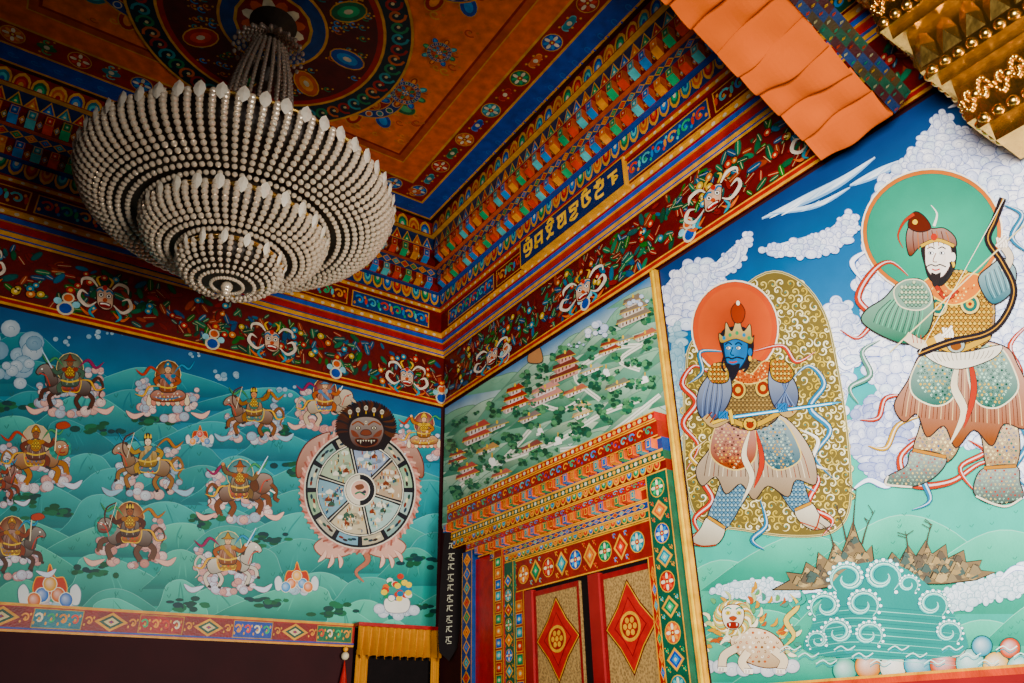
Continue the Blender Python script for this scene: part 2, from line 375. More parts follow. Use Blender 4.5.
riders=[(70,382,1.0,-1,'4a2a20','3f5a48','8a3426','3b4a3a',3,'horse'),(168,388,.95,1,'b8afa0','9a4a2c','2f6a8a','6c3a22',0,'seated'),(254,412,.9,-1,'7a5036','8a5a2c','3c6a5a',None,1,'horse'),
 (325,402,.85,1,'b9a48a','a45a3a','5a7a9a','6a2a2a',0,'elephant'),(36,455,1.05,1,'a06a3c','6c3426','a9703a','b9a58a',3,'lion'),(148,462,1.05,-1,'8a6440','a8802e','3a6a7a',None,2,'horse'),
 (240,488,1.0,1,'6c4430','6a5234','8f4a2c','2f6a70',1,'elephant'),(12,545,1.0,1,'4a3228','7a3a26','a07030','6a3a2c',3,'horse'),(130,532,1.05,-1,'5a4034','4a2a20','98602c','7a4a36',3,'lion'),
 (228,560,1.0,1,'c0b6a6','95532f','a97a2e','5a8a7a',0,'horse'),(424,434,.75,1,'954a2c','a46a3a','c09a4a','7a3a3a',0,'seated'),(-5,480,.8,1,'7a3b2a','8a3a26','3f6a58',None,1,'horse')]
for i,(x,y,s,f,a,r_,ac,h,sk,kd) in enumerate(riders): rider(x,y,s,f,a,r_,ac,h,SK[sk],11+i,kd)
random.seed(3)
def jewels(P,cx,cy,s,cols,flame=True):
    for i in range(9): P.fluff(cx+random.uniform(-24,24)*s,cy+random.uniform(8,18)*s,6*s,random.choice(['d6bfb8','ccd6da','a5c2c8']),'7a8090')
    for a,b in ((-26,0),(26,0)):
        P.blob([(cx+(a-4)*s,cy+14*s),(cx+(a-6)*s,cy),(cx+a*s,cy-6*s),(cx+(a+5)*s,cy+2*s),(cx+(a+3)*s,cy+14*s)],'ccd0ce','5f7f88')
    if flame: P.blob([(cx-15*s,cy+4*s),(cx-14*s,cy-12*s),(cx-4*s,cy-14*s),(cx,cy-26*s),(cx+5*s,cy-13*s),(cx+14*s,cy-12*s),(cx+15*s,cy+4*s)],'b03a26','e0a04a',1*s)
    for (x,y,c) in ((-8,5,cols[0]),(8,5,cols[1]),(0,-6,cols[2]),(-16,10,cols[1]),(16,10,cols[0])):
        P.ell(cx+x*s,cy+y*s,7.5*s,8*s,'d9d2bc',n=14);P.soft(cx+x*s,cy+y*s,6.6*s,7.2*s,lerp(H(c),(1,1,1),.4),c)
for (x,y,s,c) in ((50,590,1,('2f5fa0','b9602a','c9923e')),(297,580,.7,('c9703a','3a7fb0','e0a04a')),(200,437,.45,('3a6fa0','e08a3a','c9402a'))):
    P=P2(fL,WLb,clip=clN); jewels(P,x,y,s,c); P.obj('painted_jewel_heap',mL)
P=P2(fL,WLb,clip=clN)
for i in range(9): P.fluff(397+random.uniform(-18,18),608+random.uniform(0,8),6,'cfd3d6','6f8390')
P.blob([(388,612),(384,602),(390,596),(404,596),(410,602),(406,612)],'d9d4c8','6a6a70')
for i in range(30):
    a=random.random()*6.28;r=random.random()**.5*15
    P.ell(397+math.cos(a)*r,588+math.sin(a)*r*.8,3.4,3,random.choice(['d06a3a','e0c25a','b83a2a','2f7a50','e2d9cc','2c6a8a']),n=8)
P.obj('painted_flower_vase',mL)
# wheel of life
P=P2(fL,WLb+.001,clip=clN,eps=1.5e-5); wx,wy,wr,wq=360,490,54,57
FUR='a5705f'
for side in (-1,1):
    P.blob([(wx+side*30,wy-58),(wx+side*52,wy-48),(wx+side*63,wy-28),(wx+side*62,wy-12),(wx+side*50,wy-22),(wx+side*38,wy-42)],FUR,'5a2620',1,sh=.4)
    P.blob([(wx+side*4,wy+52),(wx+side*30,wy+46),(wx+side*46,wy+56),(wx+side*34,wy+68),(wx+side*10,wy+64)],'c9a090','7a4a40',1)
    for (dx,dy,ex,ey) in ((34,60,42,72),(28,64,32,78),(22,64,20,78)): P.line([(wx+side*dx,wy+dy),(wx+side*(dx+ex)/2+2,wy+(dy+ey)/2),(wx+side*ex,wy+ey)],4,'d9b4a4','both',oc='7a4a40')
    for t in range(4): P.line([(wx+side*(56-t*4),wy-22-t*5),(wx+side*(49-t*4),wy-20-t*5),(wx+side*(45-t*4),wy-15-t*5)],3,'c8a088',True,oc='5a2620');P.ell(wx+side*(45-t*4),wy-15-t*5,1.2,1.2,'f2ead8',n=6)
P.line([(wx,wy+55),(wx+8,wy+70),(wx-4,wy+82),(wx+4,wy+92)],7,FUR,True,oc='5a2620')
P.ell(wx,wy,wr+6,wq+6,'b8857a',n=44)
for i in range(64):
    a=i/64*6.283; P.line([(wx+(wr+3)*math.cos(a),wy+(wq+3)*math.sin(a)),(wx+(wr+7.5)*math.cos(a+.06),wy+(wq+7.5)*math.sin(a+.06))],2,'d0a898' if i%2 else '8f5a50',n=1)
P.ell(wx,wy,wr+2,wq+2,'c9c0b0',n=44);P.ell(wx,wy,wr+.6,wq+.6,'0e0e14',n=44)
cells=['93a49c','7f9890','a9a088','7292a0','9c9888','849c80']
def sector(r0,r1,a0,a1,col,n=6):
    P.poly([(wx+wr*r1*math.cos(a0+(a1-a0)*t/n),wy+wq*r1*math.sin(a0+(a1-a0)*t/n)) for t in range(n+1)]+[(wx+wr*r0*math.cos(a1-(a1-a0)*t/n),wy+wq*r0*math.sin(a1-(a1-a0)*t/n)) for t in range(n+1)],col,False)
for i in range(12): sector(.82,.97,i/12*6.283+.045,(i+1)/12*6.283-.045,cells[i%6])
P.k+=1
for i in range(12):
    for k_ in (.25,.4,.58,.76):
        a=(i+k_)/12*6.283; rr=.895+.025*math.sin(i*5+k_*9)
        P.ell(wx+wr*rr*math.cos(a),wy+wq*rr*math.sin(a),1.3,2.8,['6a2c20','1c2c3a','244036','d9c9a0','221412'][(i*3+int(k_*9))%5],rot=a,n=7,inc=False)
P.k+=1
P.ell(wx,wy,wr*.81,wq*.81,'d0ccbb',n=36);P.ell(wx,wy,wr*.79,wq*.79,'121018',n=36)
secs=['a0b8b0','b8ac90','7a98a4','9caa90','8c98ac','a8937c']
for i in range(6): sector(.30,.775,i/6*6.283+.3+.06,(i+1)/6*6.283+.3-.06,secs[i],10)
P.k+=1
for i in range(6):
    am=(i+.5)/6*6.283+.3
    for _ in range(14):
        a=am+random.uniform(-.36,.36);r=random.uniform(.36,.73);x,y=wx+wr*r*math.cos(a),wy+wq*r*math.sin(a)
        P.ell(x,y,random.uniform(2,4.5),random.uniform(1,2.4),lerp(H(secs[i]),random.choice([(0,0,0),(1,1,.9),(.1,.3,.2)]),.4),n=9)
    for _ in range(5):
        a=am+random.uniform(-.28,.28);r=random.uniform(.42,.68);x,y=wx+wr*r*math.cos(a),wy+wq*r*math.sin(a)
        P.poly([(x-3,y+2),(x-3,y-.5),(x,y-3),(x+3,y-.5),(x+3,y+2)],random.choice(['d9d2c0','2f4a3c','6a3a2c']))
    for _ in range(20):
        a=am+random.uniform(-.4,.4);r=random.uniform(.33,.74);x,y=wx+wr*r*math.cos(a),wy+wq*r*math.sin(a)
        c=random.choice(['18181f','8a3c26','d9d4c0','a98060','241814','b9832f','2a4a6a'])
        P.line([(x,y-1.6),(x+.4,y),(x,y+1.6)],1.1,c,n=2);P.ell(x,y-2.2,.7,.7,'c9a884',n=6)
for i in range(6):
    a=i/6*6.283+.3; P.line([(wx+12*math.cos(a),wy+13*math.sin(a)),(wx+wr*.8*math.cos(a),wy+wq*.8*math.sin(a))],4,'121018',n=1);P.line([(wx+12*math.cos(a),wy+13*math.sin(a)),(wx+wr*.8*math.cos(a),wy+wq*.8*math.sin(a))],1,'c0bcab',n=1)
for i in range(12):
    a=i/12*6.283; P.line([(wx+wr*.81*math.cos(a),wy+wq*.81*math.sin(a)),(wx+wr*math.cos(a),wy+wq*math.sin(a))],2.6,'121018',n=1)
P.ell(wx,wy,16,17,'d6d0bc',n=24);P.ell(wx,wy,14.6,15.6,'121016',n=24)
P.ell(wx,wy,14,15,'c9c2b0',n=14,a0=1.57,a1=4.71);P.ell(wx,wy,10,10.6,'e6e0cc',n=20);P.ell(wx,wy,9,9.6,'d0a898',n=18)
P.blob([(wx-5,wy-4),(wx+2,wy-6),(wx+4,wy-2),(wx-2,wy)],'6a4436');P.line([(wx-5,wy+4),(wx,wy+2),(wx+5,wy+5)],1.8,'2f6a50');P.blob([(wx+1,wy+3),(wx+5,wy),(wx+6,wy+3)],'2a2a34')
# fierce head
P.blob([(340,440),(337,424),(345,410),(358,403),(374,403),(387,410),(394,424),(391,440),(378,450),(354,450)],'140c0e')
for i in range(40):
    a=math.pi*.9+i/39*math.pi*1.2; P.line([(366+18*math.cos(a),427+15*math.sin(a)),(366+27*math.cos(a+.1),427+23*math.sin(a+.1)),(366+31*math.cos(a),427+27*math.sin(a))],2.4,random.choice(['1a1214','3c2018','120e14','4a2a1c']),'both',n=3)
P.blob([(351,441),(349,430),(352,421),(360,417),(372,417),(380,421),(384,430),(381,441),(374,447),(358,447)],'4c2a24','1a0c0a',1,sh=.4)
P.blob([(353,436),(351,430),(356,432),(359,437)],'6a3c30');P.blob([(373,437),(377,432),(382,430),(380,436)],'6a3c30')
P.line([(352,425),(358,421.5),(364,425)],1.6,'7a4024');P.line([(368,425),(374,421.5),(381,425)],1.6,'7a4024')
for x in (358,374): P.ell(x,428,2.8,2.1,'1a0c0a',n=12);P.ell(x,428,2.1,1.4,'c9bda4',n=12);P.ell(x,428.1,1,1,'120a0a')
P.ell(366,422.5,1.2,1.7,'c9bda4');P.ell(366,422.5,.6,.8,'1a1010'); P.blob([(363,430),(369,430),(371.5,434),(366,435.6),(360.5,434)],'6a3c30','2a1210',.6)
P.blob([(355,439.5),(360,438),(366,439.5),(372,438),(378,439.5),(375,444.5),(366,447),(358,444.5)],'220a08','6a3420',.7)
for i in range(7): P.poly([(357+i*2.7,440),(358.8+i*2.7,440),(357.9+i*2.7,441.8 if i not in (1,5) else 444.2)],'c9c0a8')
for x in (350,358,366,374,382):
    y=412-(16-abs(x-366))*.25; P.line([(x,y+3),(x,y+6)],1.2,'a9843a',n=1);P.ell(x,y,2.6,3.1,'3a2a22',n=10);P.ell(x,y,2.1,2.6,'b9af9a',n=10);P.ell(x-.8,y,.6,.8,'201414',n=6);P.ell(x+.8,y,.6,.8,'201414',n=6)
P.obj('painted_wheel_of_life',mL)
# =================================================================== landscape over the doorway
fR=lambda x,y,o:onR(x,y,o)
cTop=clipline((0,-1,ZT-.01),(0,-6,ZT-.01),(800,500))
clipR=[clipline((0,YD-.09,ZT),(0,YD-.09,ZRB),(900,400)),cTop,clipline((0,-5,ZRB-.05),(0,-7,ZRB-.05),(900,300))]
clipLd=[clipline((0,YD+.01,ZT),(0,YD+.01,ZRB),(500,450)),cTop,clipline((0,-.04,ZT),(0,-.04,ZRB),(500,450)),clipline((0,-1,4.0),(0,-4,4.0),(560,300))]
def topR(x): return 405-.627*(x-443)
P=P2(fR,.003,clip=clipLd)
def skD(x,y):
    t=max(0,min(1,(y-topR(x))/90)); return lerp(H('2c6298'),H('b5c6ba'),min(1,t*3.4))
P.grid(430,250,700,540,18,18,skD); P.k=3
random.seed(21)
for ri in range(9):
    x=436
    while x<690:
        y=topR(x)+12+ri*14+random.uniform(-6,5); w=random.uniform(24,46);h=random.uniform(14,28)
        lt=random.choice([H('b7cdb5'),H('93b79a'),H('c6d0b4'),H('84aa8c')]);dk=random.choice([H('3f7058'),H('4d7f66'),H('5d8a74')])
        q=cr([(x-w,y+h*1.5),(x-w*.4,y+h*.4),(x,y),(x+w*.4,y+h*.2-6),(x+w,y+h*1.2-10)],False,3)
        P.poly(q,[lerp(lt,dk,max(0,min(1,(p[1]-y+6)/(h*1.3)))) for p in q]); P.ribbon(q,.7,'5a7a68')
        for _ in range(3): P.line([(x+random.uniform(-4,4),y+3),(x+random.uniform(-w,w)*.4,y+h*.5),(x+random.uniform(-w,w)*.6,y+h*.9)],1.2,lerp(lt,dk,.7),'both',n=3)
        x+=w*random.uniform(.6,1)
for pts in ([(452,495),(480,470),(520,455),(560,440),(600,415),(640,400)],[(470,470),(500,462),(530,430)],[(600,400),(575,375),(610,350),(640,345)],[(560,450),(600,440),(660,395)],[(530,400),(560,410),(580,400)],[(640,370),(620,360),(650,340)]):
    P.line(pts,4.4,'dcdccc',n=5); P.line(pts,.8,'9aa08a',n=5)
def temple(x,y,w,h,tiers,rc,wc):
    sk=-.45
    for t in range(tiers):
        ww=w*(1-t*.26); y0=y-h*t; x0=x-ww/2;x1=x+ww/2
        P.poly([(x0,y0),(x1,y0+sk*ww),(x1,y0+sk*ww-h*.62),(x0,y0-h*.62)],wc)
        P.poly([(x0,y0),(x0-3,y0-2),(x0-3,y0-2-h*.6),(x0,y0-h*.62)],lerp(H(wc),(0,0,0),.4))
        for i in range(int(ww/3.6)):
            xx=x0+1.3+i*3.6; yy=y0+sk*(xx-x0); P.poly([(xx,yy-h*.12),(xx+1.3,yy-h*.12-.6),(xx+1.3,yy-h*.42-.6),(xx,yy-h*.42)],'5a3a30',False)
        P.k+=1
        P.poly([(x0-5,y0-h*.5+1.5),(x1+4,y0+sk*ww-h*.48),(x1-2,y0+sk*ww-h*.95),(x0+3,y0-h*1.0-.5)],rc)
        P.poly([(x0-5,y0-h*.5+1.5),(x0+3,y0-h-.5),(x0-4,y0-h*.8)],lerp(H(rc),(0,0,0),.4)); P.line([(x0-5,y0-h*.5+1.5),(x1+4,y0+sk*ww-h*.48)],.8,'c9a860',n=1)
    P.ell(x-1,y-h*tiers-1+sk*2,1.1,2,'d9b45a',n=7)
def tree(x,y,s):
    for i in range(9): P.ell(x+random.uniform(-4,4)*s,y+random.uniform(-5,2)*s,2.6*s,2.2*s,random.choice(['234a3a','2f6046','1f402e','47704f','5a8a62']),n=8)
def stupa(x,y,s):
    P.poly([(x-5*s,y),(x+5*s,y-3*s),(x+5*s,y-7*s),(x-5*s,y-4*s)],'efece0');P.ell(x,y-8*s,3.8*s,4*s,'f2efe6',n=12);P.line([(x,y-11*s),(x,y-17*s)],1.4*s,'c99a3a',n=1)
T_=[('t',x,topR(x)+random.uniform(22,122),random.uniform(.45,1.1)) for x in [random.uniform(450,655) for _ in range(150)]]
T_.sort(key=lambda a:a[2])
for a in T_: tree(*a[1:])
for b_ in ((478,446,22,10,2,'a85a54','d9c9c0'),(498,432,14,8,1,'6a7a70','cdc9c0'),(488,456,14,8,1,'b08a60','e0d8cc'),(516,414,20,9,3,'a04a44','e0c9c0'),(530,424,14,8,1,'7a6a64','d8cfc4'),(546,408,26,10,2,'c08a80','e0ccc5'),(566,384,24,10,3,'6a3a34','c9998f'),(576,398,16,8,1,'a86a5a','e4d4cc'),(592,376,14,8,1,'8a9a90','e0dcd4'),(634,328,26,10,3,'7a6a5a','d0c0b0'),(646,342,16,8,1,'a86a5a','dcd0c0'),(624,346,12,7,1,'6a7a70','e0d8cc'),(468,482,15,8,2,'a85a54','dccac0'),(618,392,16,8,1,'6a6a5a','dcd4c4'),(502,480,12,7,1,'b06a60','e6dcd0'),(583,420,12,8,2,'c9b08a','efe9dc'),(530,455,18,8,1,'7a4a44','d4c4ba'),(458,466,10,7,2,'904a44','d9c9c0'),(610,356,13,7,2,'8a4a40','e0cfc4')): temple(*b_)
for a in ((492,468,.9),(558,446,.8),(606,378,.8),(540,436,.7),(645,384,.7)): stupa(*a)
for tx in [random.uniform(450,655) for _ in range(50)]: tree(tx,topR(tx)+random.uniform(45,125),random.uniform(.35,.7))
P.cloud(598,330,16,7,9);P.cloud(638,300,12,5,6);P.cloud(575,345,9,3,5)
P.blob([(528,362),(530,350),(535.5,342),(541,350),(542,362)],'a87a5a','3a3a30',.8);P.ell(535.5,340,2.8,3.4,'d9b08c');P.ell(535.5,336.6,2.6,1.8,'2a3a5a')
mD=P.obj('mural_painting',label='painted valley with temple buildings, hills and winding paths above the doorway',category='mural')
# =================================================================== guardian mural
random.seed(5)
P=P2(fR,.003,clip=clipR)
def skR(x,y):
    t=max(0,min(1,(y-topR(x))/(680-topR(x))))
    a,b,c,d=H('08295c'),H('175f8c'),H('4fa892'),H('33897a')
    return lerp(a,b,t/.28) if t<.28 else (lerp(b,c,(t-.28)/.3) if t<.58 else lerp(c,d,(t-.58)/.42))
P.grid(640,40,1150,740,30,30,skR); P.k=3
for (x,y,w,h) in ((720,560,90,50),(800,535,100,40),(900,515,110,50),(1000,530,120,60),(760,610,90,40),(850,585,90,60),(980,620,90,40),(700,640,60,30),(800,650,80,30),(1060,590,80,40)):
    q=cr([(x-w,y+h*1.4),(x-w*.5,y+h*.5),(x,y),(x+w*.5,y+h*.35),(x+w,y+h*1.4)],False,5); lt=H('5cb094');dk=H('2c7c66')
    P.poly(q,[lerp(lt,dk,max(0,min(1,(p[1]-y)/h))) for p in q]);P.ribbon(q,.9,'80bca4','both')
for _ in range(140):
    x=random.uniform(700,1024);y=random.uniform(510,640); P.line([(x-2,y-2),(x,y),(x+2,y-3)],.5,'246a58',n=2)
for pts,w in (([(762,219),(800,202),(840,182),(875,158)],10),([(770,214),(815,206),(850,188)],5),([(850,186),(880,172),(905,160)],9),([(765,250),(800,243),(830,232)],10)):
    jag=cr(pts,False,8)
    P.ribbon(jag,w,'7f9fc0','both');P.ribbon([(x,y-1) for x,y in jag],w*.7,'c9d8e6','both')
    for i in range(4,len(jag)-6,3): P.line([(jag[i][0]-9,jag[i][1]+w*.45+2),(jag[i][0],jag[i][1]+random.uniform(-1,2)),(jag[i][0]+10,jag[i][1]-7)],1.6,random.choice(['e8eef4','a9c0d8']),'both',n=4)
def cloudregion(poly,sp,r,fills,oc,fill=True):
    q=cr(poly,True,4);xs=[p[0] for p in q];ys=[p[1] for p in q]
    if fill: P.poly(q,lerp(C(fills[0]),C(oc),.25))
    m=len(q);k=P.k
    for i in range(0,m,2):
        P.k=k+(i//2%4)*3;P.fluff(q[i][0],q[i][1],r*random.uniform(.55,.95),random.choice(fills),oc,ed=.4)
    P.k=k+12
    y=min(ys);row=0
    while y<max(ys)+sp*.4:
        x=min(xs)+random.random()*sp; k=P.k; n=0
        while x<max(xs):
            xx,yy=x+random.uniform(-.25,.25)*sp,y+random.uniform(-.25,.25)*sp
            if inside((xx,yy),q):
                big=random.random()<.25
                P.k=k+(n%3)*3
                P.fluff(xx,yy,r*(random.uniform(1.15,1.6) if big else random.uniform(.5,.95)),random.choice(fills),oc,ed=.5,ry=r*random.uniform(.6,1)); n+=1
            x+=sp*random.uniform(.75,1.15)
        P.k=k+10; y+=sp*.75;row+=1
def wisps(L,w=6):
    for pts in L:
        P.line(pts,w,'6c7ba4','both',n=6);P.line(pts,w-1.4,'e6e9f2','both',n=6)
FW=('f2f3fa','fafafc','dde2f1','e2ecf2')
OC='6470a0'
cloudregion([(858,345),(866,310),(858,285),(868,240),(885,180),(925,150),(965,130),(1000,125),(1060,120),(1080,300),(1060,470),(1010,490),(985,450),(950,445),(905,430),(880,395)],12,9,FW,OC)
cloudregion([(905,165),(925,135),(942,112),(958,128),(975,150),(940,172)],9,6,FW,OC)
cloudregion([(850,425),(872,400),(905,425),(905,462),(880,482),(858,455)],11,8,('b9bfd4','dce0ec','a8afca'),'5f6898')
cloudregion([(665,290),(688,264),(715,268),(722,298),(700,318),(674,328)],10,7,FW,OC)
cloudregion([(672,330),(684,340),(684,420),(690,500),(680,520),(674,432)],8,5,('8faeb8','b2c8ce'),'4f7788')
cloudregion([(826,310),(848,305),(858,340),(850,385),(838,425),(832,380)],10,7,FW,OC)
cloudregion([(762,250),(795,240),(828,230),(848,212),(858,228),(835,250),(800,257)],8,5,FW,OC)
cloudregion([(738,242),(750,234),(744,258),(722,278),(712,268)],7,4.5,FW,OC)
cloudregion([(925,600),(960,585),(1000,575),(1040,560),(1040,588),(990,600),(950,612)],8,5.5,('e4e8ee','d4dee2'),'5f8590')
cloudregion([(712,592),(735,582),(770,580),(798,590),(790,600),(750,600)],7,4.5,('e4e8ee','d4dee2'),'5f8590')
wisps([[(850,345),(835,352),(845,368),(862,360)],[(905,470),(888,486),(868,480),(850,492)],[(868,250),(852,262),(862,280)],[(948,108),(962,100),(956,88)],[(718,270),(735,262),(740,246)],[(925,606),(905,612),(893,604)],[(1000,580),(1015,568),(1035,572)],[(795,595),(815,590),(828,598)]],6)
mR=P.obj('mural_painting',label='bright guardian kings mural with clouds, teal hills and blue sky',category='mural')
GB=P.top()
# ---- rocks and water
P=P2(fR,GB,clip=clipR)
def rockmass(outline,cols,seed):
    random.seed(seed); P.poly(outline,cols[0]);P.ribbon(outline+[outline[0]],1.1,'1c1c17')
    xs=[p[0] for p in outline];ys=[p[1] for p in outline];n=0
    for _ in range(400):
        x=random.uniform(min(xs),max(xs));y=random.uniform(min(ys),max(ys));s_=random.uniform(2.5,7)
        q=[(x-s_,y+s_*.6),(x-s_*.3,y-s_*.8),(x+s_*.3,y-s_*.5),(x+s_*.9,y+s_*.5),(x,y+s_*.9)]
        if all(inside(p,outline) for p in q):
            P.poly(q,cols[1+n%(len(cols)-1)]);P.ribbon(q[:3],.6,'1c1c17');n+=1
RC=['6a5a44','8a7656','a08c68','4f463a','766850','3c4a44']
rockmass([(772,590),(790,580),(786,572),(802,574),(806,562),(816,568),(818,552),(828,560),(834,542),(842,552),(848,536),(853,520),(859,540),(866,552),(872,545),(874,562),(866,578),(846,584),(812,590)],RC,4)
rockmass([(884,566),(892,552),(900,560),(908,545),(916,556),(926,540),(932,554),(946,544),(948,558),(964,550),(966,562),(982,560),(978,570),(996,572),(976,580),(944,584),(912,584),(890,580)],RC,6)
random.seed(9)
for x,y,h,l in ((853,522,34,.1),(846,532,24,-.4),(862,536,26,.5),(926,540,16,.4),(908,545,14,-.2),(834,542,14,-.5)):
    P.line([(x,y+8),(x+l*h*.4,y-h*.4),(x+l*h,y-h)],2,'3c332a',True,n=3)
    for _ in range(4):
        t=random.uniform(.4,1);P.line([(x+l*h*t,y-h*t),(x+l*h*t+random.uniform(-9,9),y-h*t-random.uniform(2,9))],.8,'3c332a',n=1)
def wave(x,y,r,sg):
    sp=[(x+sg*r*math.cos(a)*(1-a/10.5),y-r*.9*math.sin(a)*(1-a/10.5)) for a in [-.9+.4*i for i in range(20)]]
    P.ribbon(sp,r*.55,'1f5f66','both');P.ribbon(sp,r*.44,'5aa89c','both');P.ribbon(sp,r*.26,'b8dccf','both');P.ribbon(sp,r*.08,'2f7a78','both')
    for i in range(0,11):
        a=-.9+.4*i;xx,yy=x+sg*r*1.16*math.cos(a)*(1-a/10.5),y-r*1.05*math.sin(a)*(1-a/10.5); P.ell(xx,yy,r*.15,r*.14,'1f5f66',n=8,inc=False)
    P.k+=1
    for i in range(0,11):
        a=-.9+.4*i;xx,yy=x+sg*r*1.16*math.cos(a)*(1-a/10.5),y-r*1.05*math.sin(a)*(1-a/10.5); P.ell(xx,yy,r*.11,r*.1,'e8f2ec',n=8,inc=False)
    P.k+=1
P.poly(cr([(815,655),(812,625),(826,592),(845,570),(870,562),(900,566),(928,585),(950,610),(960,655)],True,4),'2c746c')
for i in range(14):
    y=606+i*4; P.line([(812-i*.3,y+6),(850,y),(900,y+3),(958+i*.3,y+8)],.8,'7fc0b0' if i%2 else '1f5f5c','both',n=5)
for cx,cy,r,sg in ((848,578,17,-1),(882,576,18,1),(826,606,15,-1),(862,604,16,1),(932,604,15,1),(838,632,15,-1),(868,634,14,1),(948,632,13,1),(818,640,10,-1),(908,584,10,1)): wave(cx,cy,r,sg)
for i in range(16):
    y=650+i%3*7; x=790+i*18; P.line([(x-10,y),(x-3,y-4),(x+4,y),(x+11,y-4)],1.2,'c0d8d0',n=3);P.line([(x-10,y+3),(x-3,y-1),(x+4,y+3),(x+11,y-1)],.8,'2f8088',n=3)
P.obj('painted_rocks_and_waves',mR)
P=P2(fR,GB+.001,clip=clipR)
for rr,c in ((1.0,'efe0cc'),(.94,'b94a2c'),(.74,'d8944a'),(.6,'7a2a1c')):
    P.blob([(905+(x-905)*rr,622+(y-622)*rr) for x,y in [(886,655),(880,638),(888,624),(882,608),(893,600),(894,584),(905,566),(914,584),(920,598),(928,608),(922,622),(930,638),(924,655)]],c)
P.ell(905,634,12,16,'1a2844',n=18);P.ell(905,634,8.5,12,'345c88',n=18);P.ell(905,633,4.5,7,'8f5a3c',n=14)
P.ell(894,577,7,9,'e0c8a0',n=14);P.ell(894,577,6,8,'b0422a',n=12);P.ell(894,577,3,4,'2f5a80',n=10)
BC=['3f9078','b9763f','c0baa8','2f7888','a9452a','6fa498','c09858']
for i,(x,y,r) in enumerate(((845,670,12),(868,666,13),(893,667,13),(918,664,14),(944,664,14),(970,663,14),(996,665,13),(880,648,10),(928,646,10),(955,646,11),(982,646,10),(1010,648,10),(1020,668,13),(903,650,9))):
    P.ell(x,y,r+.9,r+.9,'1a3a38',n=20);P.soft(x,y,r,r,lerp(H(BC[i%7]),(1,1,1),.45),BC[i%7],n=18)
P.obj('painted_jewel_heap',mR)
# ornate crouching lion
P=P2(fR,GB+.001,clip=clipR)
for i in range(120):
    a=random.uniform(2.8,6.6); r=random.uniform(10,50); x,y=745+r*math.cos(a)*1.05,640+r*math.sin(a)
    a+=random.uniform(-.5,.5);L_=random.uniform(6,12)
    P.line([(x,y),(x+L_*.5*math.cos(a+.5),y+L_*.5*math.sin(a+.5)),(x+L_*math.cos(a),y+L_*math.sin(a))],random.uniform(2.5,4.5),random.choice(['c9b95a','b9884a','a8b07a','5a8a5c','e6dcc0','a5502c','3f7a6a','d9cfa8']),'both',n=3,oc='4a3a28',ow=.6)
for x in range(0,8): P.fluff(708+x*12,670+random.uniform(-4,4),8,'d6d4d4','7a8390')
P.blob([(730,640),(748,628),(770,632),(784,646),(782,664),(766,668),(744,660)],'d0b08c','4a2c1c',1,sh=.4)
P.ornament([(732,640),(748,630),(770,634),(782,648),(764,664),(744,658)],6,2,['a5502c','efe6d4','6a4a30'])
for pts in ([(736,648),(724,656),(722,669)],[(748,652),(742,662),(748,671)],[(774,650),(784,660),(780,671)]):
    P.line(pts,8,'d8c5a8',oc='4a2c1c');P.line([(pts[2][0]-4,pts[2][1]),(pts[2][0]+5,pts[2][1]+.5)],5,'e6dccc',n=1,oc='4a2c1c')
    for j in (-2,1): P.line([(pts[2][0]+j,pts[2][1]-1),(pts[2][0]+j,pts[2][1]+2)],.7,'4a2c1c',n=1)
P.line([(782,648),(794,636),(786,620),(798,606),(790,594)],5,'c9b06a','both',oc='4a2c1c');P.line([(794,606),(804,600),(800,590)],4,'3f8a7a','both',oc='1a3a30')
for i in range(36):
    a=i/36*6.283; P.line([(733+9*math.cos(a),618+9*math.sin(a)),(733+16*math.cos(a+.25),618+15*math.sin(a+.25)),(733+20*math.cos(a+.7),618+18*math.sin(a+.7))],3.2,['b98a4a','8fa878','c9b06a','e6dcc0'][i%4],'both',n=3,oc='4a3018',ow=.6)
P.blob([(723,622),(722,611),(728,605),(738,605),(744,611),(743,622),(737,629),(728,629)],'dccdb6','4a2c1c',1,sh=.3)
for x in (728,739): P.ell(x,613,2.7,2.2,'4a2c1c',n=10);P.ell(x,613,2.1,1.7,'e6c95a',n=10);P.ell(x,613,1,1,'201818');P.line([(x-3.4,609.5),(x,607.5),(x+3.4,609)],1.4,'2f7a6a')
P.blob([(729,618),(733,616),(737,618),(733,621)],'95402c','4a2c1c',.5);P.blob([(727,623.5),(733,622),(739,623.5),(737,628),(729,628)],'7a1c14','4a2c1c',.6)
for x in (729,736): P.poly([(x,623.5),(x+1.6,623.5),(x+.8,626.4)],'f6f3ea')
P.line([(729,628),(727,635),(733,640)],2.4,'d9cfb0','both');P.line([(737,628),(740,636),(735,641)],2.4,'d9cfb0','both')
P.obj('painted_lion',mR)
DK='1c1614'
def scarf(P,pts,w,c):
    P.line(pts,w,c,'both',oc=DK,n=6);P.line([(x+.8,y-.6) for x,y in pts],w*.3,lerp(H(c),(1,1,1),.45),'both',n=6)
